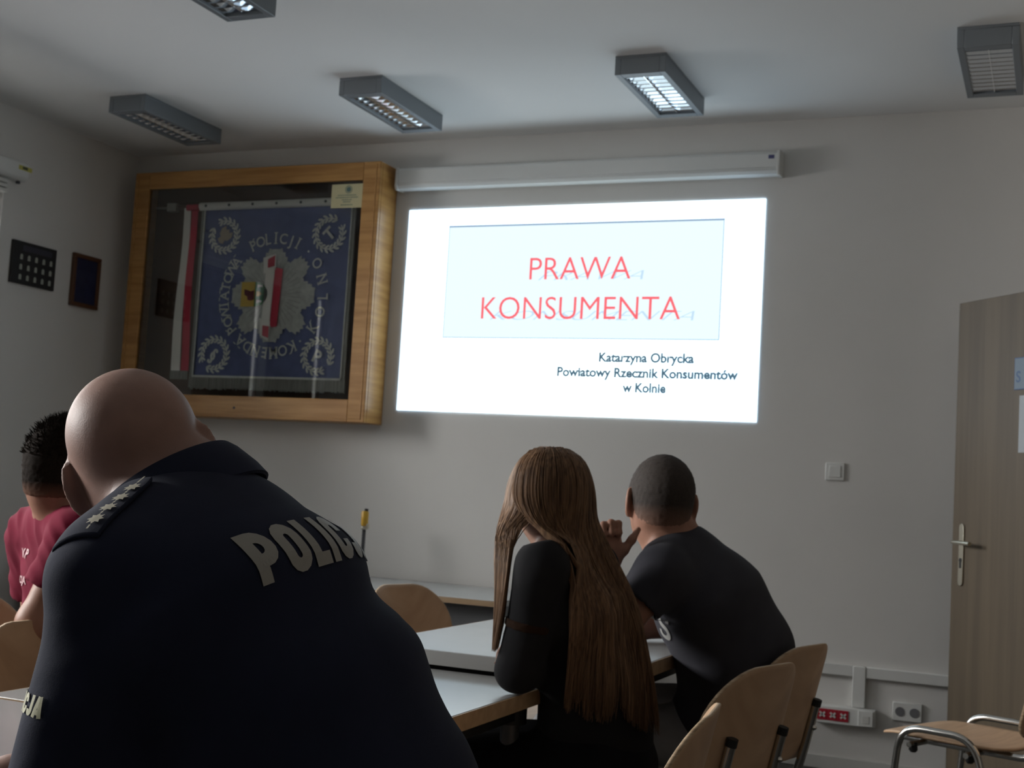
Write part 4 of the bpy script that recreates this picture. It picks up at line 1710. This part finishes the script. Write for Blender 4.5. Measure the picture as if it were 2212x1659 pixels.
# ---- woman with long hair ----------------------------------------------------
def build_woman():
    hM = head_frame(30, 4, 3)
    ho = (-1.043, 2.700, 1.128)
    N = (-1.010, 2.720, 1.045)
    AX = (0, -1, 0)
    torso = [((-.942, 2.837, .545), .130, .78), ((-.942, 2.810, .66), .112, .74), ((-.948, 2.790, .74), .104, .74), ((-.975, 2.760, .88), .104, .68), ((-.998, 2.738, .97), .082, .56)]
    shL, elL, wrL = (-1.000, 2.570, .985), (-1.036, 2.575, .765), (-1.030, 2.800, .752)
    shR, elR, wrR = (-.985, 2.875, .975), (-1.045, 2.865, .795), (-1.070, 2.765, .800)
    legs = [((-.95, 2.75, .535), (-1.36, 2.70, .52), (-1.34, 2.70, .11), (.082, .058, .042)), ((-.95, 2.92, .535), (-1.36, 2.93, .52), (-1.34, 2.93, .11), (.082, .058, .042))]
    B = Field()
    seg_torso(B, torso, AX, -.014)
    B.cone((-1.0, 2.735, .97), N, .06, .048, .04)
    for sh, el, wr in ((shL, elL, wrL), (shR, elR, wrR)):
        B.cone(N, sh, .036, .040, .04)
        B.cone(sh, el, .040, .034, .03)
        B.cone(el, wr, .034, .023, .02)
        add_hand(B, wr, V(*wr) - V(*el), V(0, 1, 0) if sh is shL else V(0, -1, 0), V(0, 0, -1), (.3, .3, .35, .4), .9)
    leg_prims(B, legs, -.01)
    T = add_head(B, ho, hM, .92, (.075, .096, .088), .032, 12, -.002, 1., .078)
    B.cone(T(0, -.02, -.05), N, .048, .050, .04)
    vs, fs = B.mesh(.0055)
    root = person_base('person', vs, fs, M_skinl, (-.942, 2.837, 0), 'woman in black with very long brown hair sitting at the table, seen from behind')
    add_eyes(root, T, .92, hM)
    S = Field()
    seg_torso(S, torso, AX, 0.)
    for sh, el, wr in ((shL, elL, wrL), (shR, elR, wrR)):
        S.cone((-1.005, 2.730, 1.02), sh, .044, .050, .05)
        S.cone(sh, el, .052, .047, .03)
        d = V(*wr) - V(*el)
        S.cone(el, V(*el) + d * .95, .046, .034, .02, cut=[(V(*el) + d * .85, d)])
    wv = waves(21, 12, 20, 60, (.4, .2, -1))
    vs, fs = S.mesh(.006, lambda P, Dg: np.maximum(np.maximum(Dg, (P - V(-1.008, 2.722, 1.038)) @ V(-.3, 0, .95)), .52 - P[..., 2]))
    top = skin_obj('black_top', vs, fs, M_black_top, root, disp=lambda P: .0022 * wv(P))
    # brown band round the left sleeve
    S = Field()
    d = V(*elL) - V(*shL)
    S.cone(shL, elL, .0545, .0495, .02, cut=[(V(*shL) + d * .52, -d), (V(*shL) + d * .60, d)])
    vs, fs = S.mesh(.004)
    skin_obj('sleeve_band', vs, fs, cloth_mat('brown_band', (.022, .010, .005), (.03, .014, .007)), top)
    Tn = Field()
    Tn.cone((-.942, 2.837, .54), (-.945, 2.81, .62), .135, .118, .04, AX, .76)
    leg_prims(Tn, legs, .003)
    vs, fs = Tn.mesh(.008, lambda P, Dg: np.maximum(Dg, .10 - P[..., 2]))
    skin_obj('trousers', vs, fs, M_jeansd, root)
    for l in legs:
        shoe(root, l[2], (-1, 0, 0), M_shoe)
    # hair
    bv = bvh_of(root, top)
    rg = random.Random(5)
    H = Vector(ho)
    A = [Vector([float(c) for c in r_]) for r_ in hM]
    cr = H + A[2] * .113 + A[1] * (-.01)
    paths, rad = [], []

    def ring(phi, r_, z):
        """phi: 0 = back of the head, + = her right, - = her left"""
        return H + (-A[1] * math.cos(R(phi)) * 1.12 + A[0] * math.sin(R(phi))) * r_ + A[2] * z
    lerp = lambda a, b, t: Vector(a) * (1 - t) + Vector(b) * t
    Lv = [((-.998, 2.580, 1.035), (-.915, 2.735, 1.035)), ((-.955, 2.607, .92), (-.858, 2.765, .92)), ((-.945, 2.622, .81), (-.826, 2.790, .81)), ((-.945, 2.634, .71), (-.816, 2.812, .68))]
    NB = 46
    clump = [(rg.uniform(0, 1), rg.uniform(-.5, .5)) for _ in range(NB)]
    for k in range(3000):
        c = rg.randrange(NB)
        t = min(1., max(0., clump[c][0] ** .9 + rg.gauss(0, .035)))
        lay = rg.random()
        phi = -40 + 150 * t + rg.gauss(0, 6)
        st = cr + A[0] * rg.uniform(-.012, .012) - A[1] * rg.uniform(-.05, .03)
        p = [st, ring(phi * .9, .058, .094), ring(phi, .086, .045), ring(phi, .090 + .006 * lay, -.015)]
        q = [lerp(a, b, t) for a, b in Lv]
        ln = .74 + .2 * t + clump[c][1] * .30 + rg.uniform(-.16, .10)
        q[3] = q[2] + (q[3] - q[2]) * max(.25, ln * 1.25)
        cl = lerp(Lv[3][0], Lv[3][1], clump[c][0])
        q[3] += (Vector((cl.x, cl.y, q[3].z)) - q[3]) * .45
        pts = spline(p + q, 26)
        d0 = .010 + .018 * lay
        pts = settle(bv, pts, d0)
        paths.append(pts)
        rad.append(rg.uniform(.0009, .0017))
    for k in range(1500):
        t = rg.random()
        phi = -115 + 85 * t + rg.gauss(0, 6)
        st = cr + A[0] * rg.uniform(-.012, .004) - A[1] * rg.uniform(-.06, .03)
        lay = rg.random()
        w = rg.uniform(-1, 1)
        e0 = Vector((-1.077 + .016 * w, 2.552 + .03 * (t - .5) - .01 * w, .95))
        e1 = Vector((-1.080 + .011 * w, 2.560 + .03 * (t - .5), 1.0 - .20 * rg.uniform(.6, 1) ** .7))
        e00 = Vector((-1.083 + .022 * w - .006, 2.585 - .02 * (1 - t), 1.04))
        p = [st, ring(phi * .9, .058, .094), ring(phi, .086, .045), ring(phi, .092 + .006 * lay, -.02), e00, e0, e1]
        pts = settle(bv, spline(p, 22), .006 + .010 * lay)
        paths.append(pts)
        rad.append(rg.uniform(.0009, .0016))
    v, f_ = strands('hair', paths, rad, None, root)
    # closed cap under the strands
    Bc = Field()
    add_head_cap(Bc, ho, hM, .92, (.075, .096, .088), .032, .005)
    o_ = V(*ho)

    def fin(P, Dg):
        q = (P - o_) @ hM.T
        return np.maximum(np.maximum(Dg, np.interp(q[..., 1], [-.1, -.02, .03, .07], [-.05, -.03, .02, .07]) - q[..., 2]), q[..., 1] - .075)
    vs, fs = Bc.mesh(.006, fin)
    off = parent_loc(root)
    k = len(v)
    v += [Vector(p) - off for p in vs.tolist()]
    f_ += [tuple(i + k for i in q) for q in fs.tolist()]
    mh = noisy(mat('long_brown_hair', (.10, .05, .025), .5, 0, .22), (.10, .058, .038), (.31, .185, .105), (160, 160, 4), 4, 0, None, .3, .72)
    mbh = MB()
    mbh.v, mbh.f, mbh.m = [tuple(p) for p in v], f_, [0] * len(f_)
    me = bpy.data.meshes.new('hair')
    me.from_pydata(mbh.v, [], f_)
    me.materials.append(mh)
    me.update()
    me.polygons.foreach_set('use_smooth', [True] * len(me.polygons))
    o = bpy.data.objects.new('hair', me)
    COL.objects.link(o)
    o.parent = root


build_woman()


# ---- man in the charcoal T-shirt ----------------------------------------------
def build_man():
    hM = head_frame(30, 2, -2)
    ho = (-.926, 3.185, 1.132)
    N = (-.895, 3.200, 1.040)
    AX = (0, -1, 0)
    torso = [((-.785, 3.385, .53), .140, .76), ((-.752, 3.350, .64), .134, .72), ((-.748, 3.318, .765), .136, .68), ((-.805, 3.262, .89), .130, .62), ((-.862, 3.225, .975), .098, .54)]
    shL, elL, wrL = (-.868, 3.030, .965), (-.965, 2.950, .802), (-1.003, 3.030, .980)
    shR, elR, wrR = (-.835, 3.400, .955), (-.960, 3.460, .810), (-1.130, 3.300, .790)
    legs = [((-.78, 3.29, .535), (-1.15, 3.16, .53), (-1.12, 3.16, .11), (.092, .068, .048)), ((-.78, 3.49, .55), (-1.15, 3.52, .56), (-1.12, 3.52, .11), (.092, .068, .048))]
    B = Field()
    seg_torso(B, torso, AX, -.014)
    B.cone((-.865, 3.225, .97), N, .07, .056, .04)
    for sh, el, wr in ((shL, elL, wrL), (shR, elR, wrR)):
        B.cone(N, sh, .045, .050, .05)
        B.cone(sh, el, .049, .040, .03)
        B.cone(el, V(*el) * .55 + V(*wr) * .45, .042, .040, .02)
        B.cone(V(*el) * .55 + V(*wr) * .45, wr, .040, .0265, .02)
    rt_ = V(.92, .39, 0)
    add_hand(B, wrL, V(-.015, .012, .09), rt_, V(.36, -.90, .1), (1.25, 1.3, 1.3, 1.25), .95, [(.008, .020, .004), (.030, .042, .008), (.056, .064, .006), (.082, .082, .002)])
    add_hand(B, wrR, V(*wrR) - V(*elR), V(0, -1, 0), V(0, 0, -1), (.3, .3, .35, .4))
    leg_prims(B, legs, -.012)
    T = add_head(B, ho, hM, 1.0, (.0775, .098, .090), .030, 22, -.004)
    B.cone(T(0, -.022, -.05), N, .054, .058, .04)
    vs, fs = B.mesh(.0042)
    root = person_base('person', vs, fs, M_skin, (-.785, 3.385, 0), 'man in a charcoal T-shirt with shaved hair resting his chin on his hand')
    add_eyes(root, T, 1.0, hM)
    S = Field()
    seg_torso(S, torso, AX, .002)
    for sh, el in ((shL, elL), (shR, elR)):
        S.cone((-.885, 3.210, 1.015), sh, .054, .060, .05)
        d = V(*el) - V(*sh)
        S.cone(sh, V(*sh) + d * .9, .062, .060, .03, cut=[(V(*sh) + d * .46, d)])
        S.cone(V(*sh) + d * .24, V(*sh) + d * .95, .048, .052, .004, sub=True, cut=[(V(*sh) + d * .24, -d)])
    wv = waves(31, 14, 22, 70, (.8, .2, .6))
    nk = V(-.55, .1, .83)

    def disp(P):
        low = np.clip((.86 - P[:, 2]) / .2, 0, 1) * np.clip((-.70 - P[:, 0]) / .1, 0, 1)
        a = wv(P)
        return (.0012 + .004 * low) * a
    vs, fs = S.mesh(.006, lambda P, Dg: np.maximum(np.maximum(Dg, (P - V(-.897, 3.202, 1.040)) @ nk), .545 - P[..., 2]))
    tee = skin_obj('t_shirt', vs, fs, M_tee, root, disp=disp)
    c0, ax = Vector((-.892, 3.203, 1.028)), Vector(nk).normalized()
    e1 = Vector((0, -1, 0))
    e1 = (e1 - ax * e1.dot(ax)).normalized()
    e2 = ax.cross(e1)
    rings = []
    for r_, z_ in [(.064, .0), (.064, .018), (.067, .022), (.072, .016), (.076, -.004), (.070, -.006)]:
        rings.append([c0 + ax * z_ + (e1 * math.cos(2 * math.pi * i / 40) * 1.05 + e2 * math.sin(2 * math.pi * i / 40)) * r_ for i in range(40)])
    MB().rings(rings, cap=False, closed=True).build('neckband', M_tee, tee, smooth=True, world=True)
    v, f_ = text_mesh('Ś', .058, .044, .03)
    v, f_ = subdiv2d(v, f_, .006)
    n_ = Vector((-.35, -.93, .05)).normalized()
    fr_ = plane_frame(Vector((-.892, 3.10, .812)) + n_ * .25, (.25, 0, 1), n_)
    decal(tee, (v, f_), fr_, mat('pale_print', (.32, .32, .31), .7), 'chest_print', tee, .002, .6)
    Tn = Field()
    Tn.cone((-.785, 3.385, .53), (-.755, 3.355, .62), .142, .138, .04, AX, .76)
    leg_prims(Tn, legs, .004)
    wt = waves(41, 12, 25, 70, (.5, .3, -.8))
    vs, fs = Tn.mesh(.008, lambda P, Dg: np.maximum(Dg, .10 - P[..., 2]))
    skin_obj('jeans', vs, fs, M_jeans, root, disp=lambda P: .003 * wt(P))
    for l in legs:
        shoe(root, l[2], (-1, 0, 0), M_shoe)
    mh = fade_mat('shaved_hair', (.016, .012, .010), (.048, .032, .024), (.24, .125, .085), 1.062, 1.13)
    line = [(-.12, -.060), (-.06, -.058), (-.035, -.030), (-.01, .012), (.03, .02), (.05, .045), (.08, .075)]
    hair_shell(root, ho, hM, 1.0, (.0775, .098, .090), .030, line, .0035, .005, mh, 3, .0006)


build_man()


# ---- man in the pink T-shirt -----------------------------------------------------
def build_pink():
    hM = head_frame(6, 2, -3)
    ho = (-2.106, 2.374, 1.120)
    N = (-2.110, 2.388, 1.040)
    F = V(.31, .95, 0)
    AX = (-.95, .31, 0)
    torso = [((-2.065, 2.488, 0.560), .140, .78), ((-2.065, 2.458, 0.680), .122, .74), ((-2.065, 2.438, 0.790), .118, .72), ((-2.072, 2.420, 0.900), .114, .68), ((-2.092, 2.408, 0.975), .088, .60)]
    shR, elR, wrR = (-1.992, 2.298, 0.978), (-2.042, 2.243, 0.795), (-1.830, 2.408, 0.765)
    shL, elL, wrL = (-2.255, 2.453, 0.970), (-2.300, 2.538, 0.740), (-2.130, 2.708, 0.720)
    legs = [((-2.030, 2.508, 0.550), (-1.950, 2.908, 0.530), (-1.950, 2.888, 0.110), (.09, .066, .047)), ((-2.190, 2.548, 0.550), (-2.170, 2.958, 0.530), (-2.170, 2.938, 0.110), (.09, .066, .047))]
    B = Field()
    seg_torso(B, torso, AX, -.014)
    B.cone((-2.105, 2.403, 0.970), N, .07, .056, .04)
    for sh, el, wr in ((shL, elL, wrL), (shR, elR, wrR)):
        B.cone(N, sh, .045, .050, .05)
        B.cone(sh, el, .048, .040, .03)
        B.cone(el, wr, .042, .027, .02)
        add_hand(B, wr, V(*wr) - V(*el), V(0, 0, 1), V(-1, 0, 0) if sh is shR else V(1, 0, 0), (.4, .4, .45, .5))
    leg_prims(B, legs, -.012)
    T = add_head(B, ho, hM, 1.0, (.0775, .098, .090), .032, 20, -.004)
    B.cone(T(0, -.022, -.05), N, .056, .058, .04)
    vs, fs = B.mesh(.0055)
    root = person_base('person', vs, fs, M_skin, (-2.11, 2.48, 0), 'dark-haired man in a pink T-shirt at the left edge behind the bald man')
    add_eyes(root, T, 1.0, hM)
    S = Field()
    seg_torso(S, torso, AX, .002)
    for sh, el in ((shL, elL), (shR, elR)):
        S.cone((-2.110, 2.396, 1.015), sh, .056, .062, .05)
        d = V(*el) - V(*sh)
        S.cone(sh, V(*sh) + d * .9, .064, .064, .03, cut=[(V(*sh) + d * .62, d)])
        S.cone(V(*sh) + d * .38, V(*sh) + d * .95, .052, .056, .004, sub=True, cut=[(V(*sh) + d * .38, -d)])
    wv = waves(51, 14, 45, 130, (.75, .2, .55))
    nk = V(-.02, .30, .95)

    def disp(P):
        a = wv(P)
        return .0022 * (1 - np.abs(a)) * 1.6
    vs, fs = S.mesh(.0055, lambda P, Dg: np.maximum(np.maximum(Dg, (P - V(-2.110, 2.389, 1.050)) @ nk), .53 - P[..., 2]))
    tee = skin_obj('t_shirt', vs, fs, M_pink, root, disp=disp)
    c0, ax = Vector((-2.110, 2.389, 1.036)), Vector(nk).normalized()
    e1 = Vector((1, 0, 0))
    e1 = (e1 - ax * e1.dot(ax)).normalized()
    e2 = ax.cross(e1)
    rings = []
    for r_, z_ in [(.064, .0), (.066, .022), (.069, .026), (.074, .020), (.078, -.006), (.072, -.008)]:
        rings.append([c0 + ax * z_ + (e1 * math.cos(2 * math.pi * i / 40) * 1.05 + e2 * math.sin(2 * math.pi * i / 40)) * r_ for i in range(40)])
    MB().rings(rings, cap=False, closed=True).build('neckband', M_pink, tee, smooth=True, world=True)
    M_pp = mat('pale_pink_print', (.62, .40, .42), .7)
    n_ = Vector((-.31, -.95, .05)).normalized()
    for txt, z, hh, ww in (('W P', .925, .022, .062), ('ACJA', .868, .017, .072)):
        v, f_ = text_mesh(txt, hh, ww, .03)
        v, f_ = subdiv2d(v, f_, .006)
        fr_ = plane_frame(Vector((-2.228, 2.300, z)) + n_ * .25, (0, 0, 1), n_)
        decal(tee, (v, f_), fr_, M_pp, 'back_print', tee, .002, .6)
    Tn = Field()
    Tn.cone((-2.080, 2.488, 0.555), (-2.090, 2.458, 0.620), .148, .138, .04, AX, .76)
    leg_prims(Tn, legs, .004)
    vs, fs = Tn.mesh(.008, lambda P, Dg: np.maximum(Dg, .10 - P[..., 2]))
    skin_obj('trousers', vs, fs, M_jeansd, root)
    for l in legs:
        shoe(root, l[2], (0, 1, 0), M_shoe)
    mh = fade_mat('dark_short_hair', (.010, .0075, .006), (.024, .017, .013), (.20, .105, .072), 1.055, 1.10)
    mh.node_tree.nodes['Principled BSDF'].inputs['Specular IOR Level'].default_value = .05
    line = [(-.12, -.052), (-.06, -.050), (-.035, -.030), (-.01, .006), (.02, .015), (.05, .045), (.08, .075)]
    hs = hair_shell(root, ho, hM, 1.0, (.0775, .098, .090), .032, line, .006, .005, mh, 7, .0010)
    # spiky tufts on top
    rg = random.Random(11)
    H = Vector(ho)
    A = [Vector([float(c) for c in r_]) for r_ in hM]
    paths, rad = [], []
    for k in range(2600):
        th, el_ = rg.uniform(0, 2 * math.pi), rg.uniform(.10, 1.5)
        d = Vector((math.cos(th) * math.cos(el_), math.sin(th) * math.cos(el_), math.sin(el_)))
        L0 = H + A[0] * (d.x * .080) + A[1] * (d.y * .100 - .018) + A[2] * (d.z * .084 + .032)
        dr_ = (A[0] * d.x + A[1] * d.y + A[2] * (d.z + .5) + Vector((rg.gauss(0, .35), rg.gauss(0, .35), rg.gauss(0, .2)))).normalized()
        ln = (.010 + .018 * max(0, d.z - .2)) * rg.uniform(.6, 1.3)
        paths.append([L0, L0 + dr_ * ln * .5, L0 + dr_ * ln + Vector((rg.gauss(0, .002), rg.gauss(0, .002), 0))])
        rad.append(rg.uniform(.0010, .0020))
    v, f_ = strands('hair', paths, rad, None, root)
    me = hs.data
    v0 = [tuple(q.co) for q in me.vertices]
    f0 = [tuple(p.vertices) for p in me.polygons]
    k = len(v0)
    me.clear_geometry()
    me.from_pydata(v0 + [tuple(p) for p in v], [], f0 + [tuple(i + k for i in q) for q in f_])
    me.update()
    me.polygons.foreach_set('use_smooth', [True] * len(me.polygons))


build_pink()
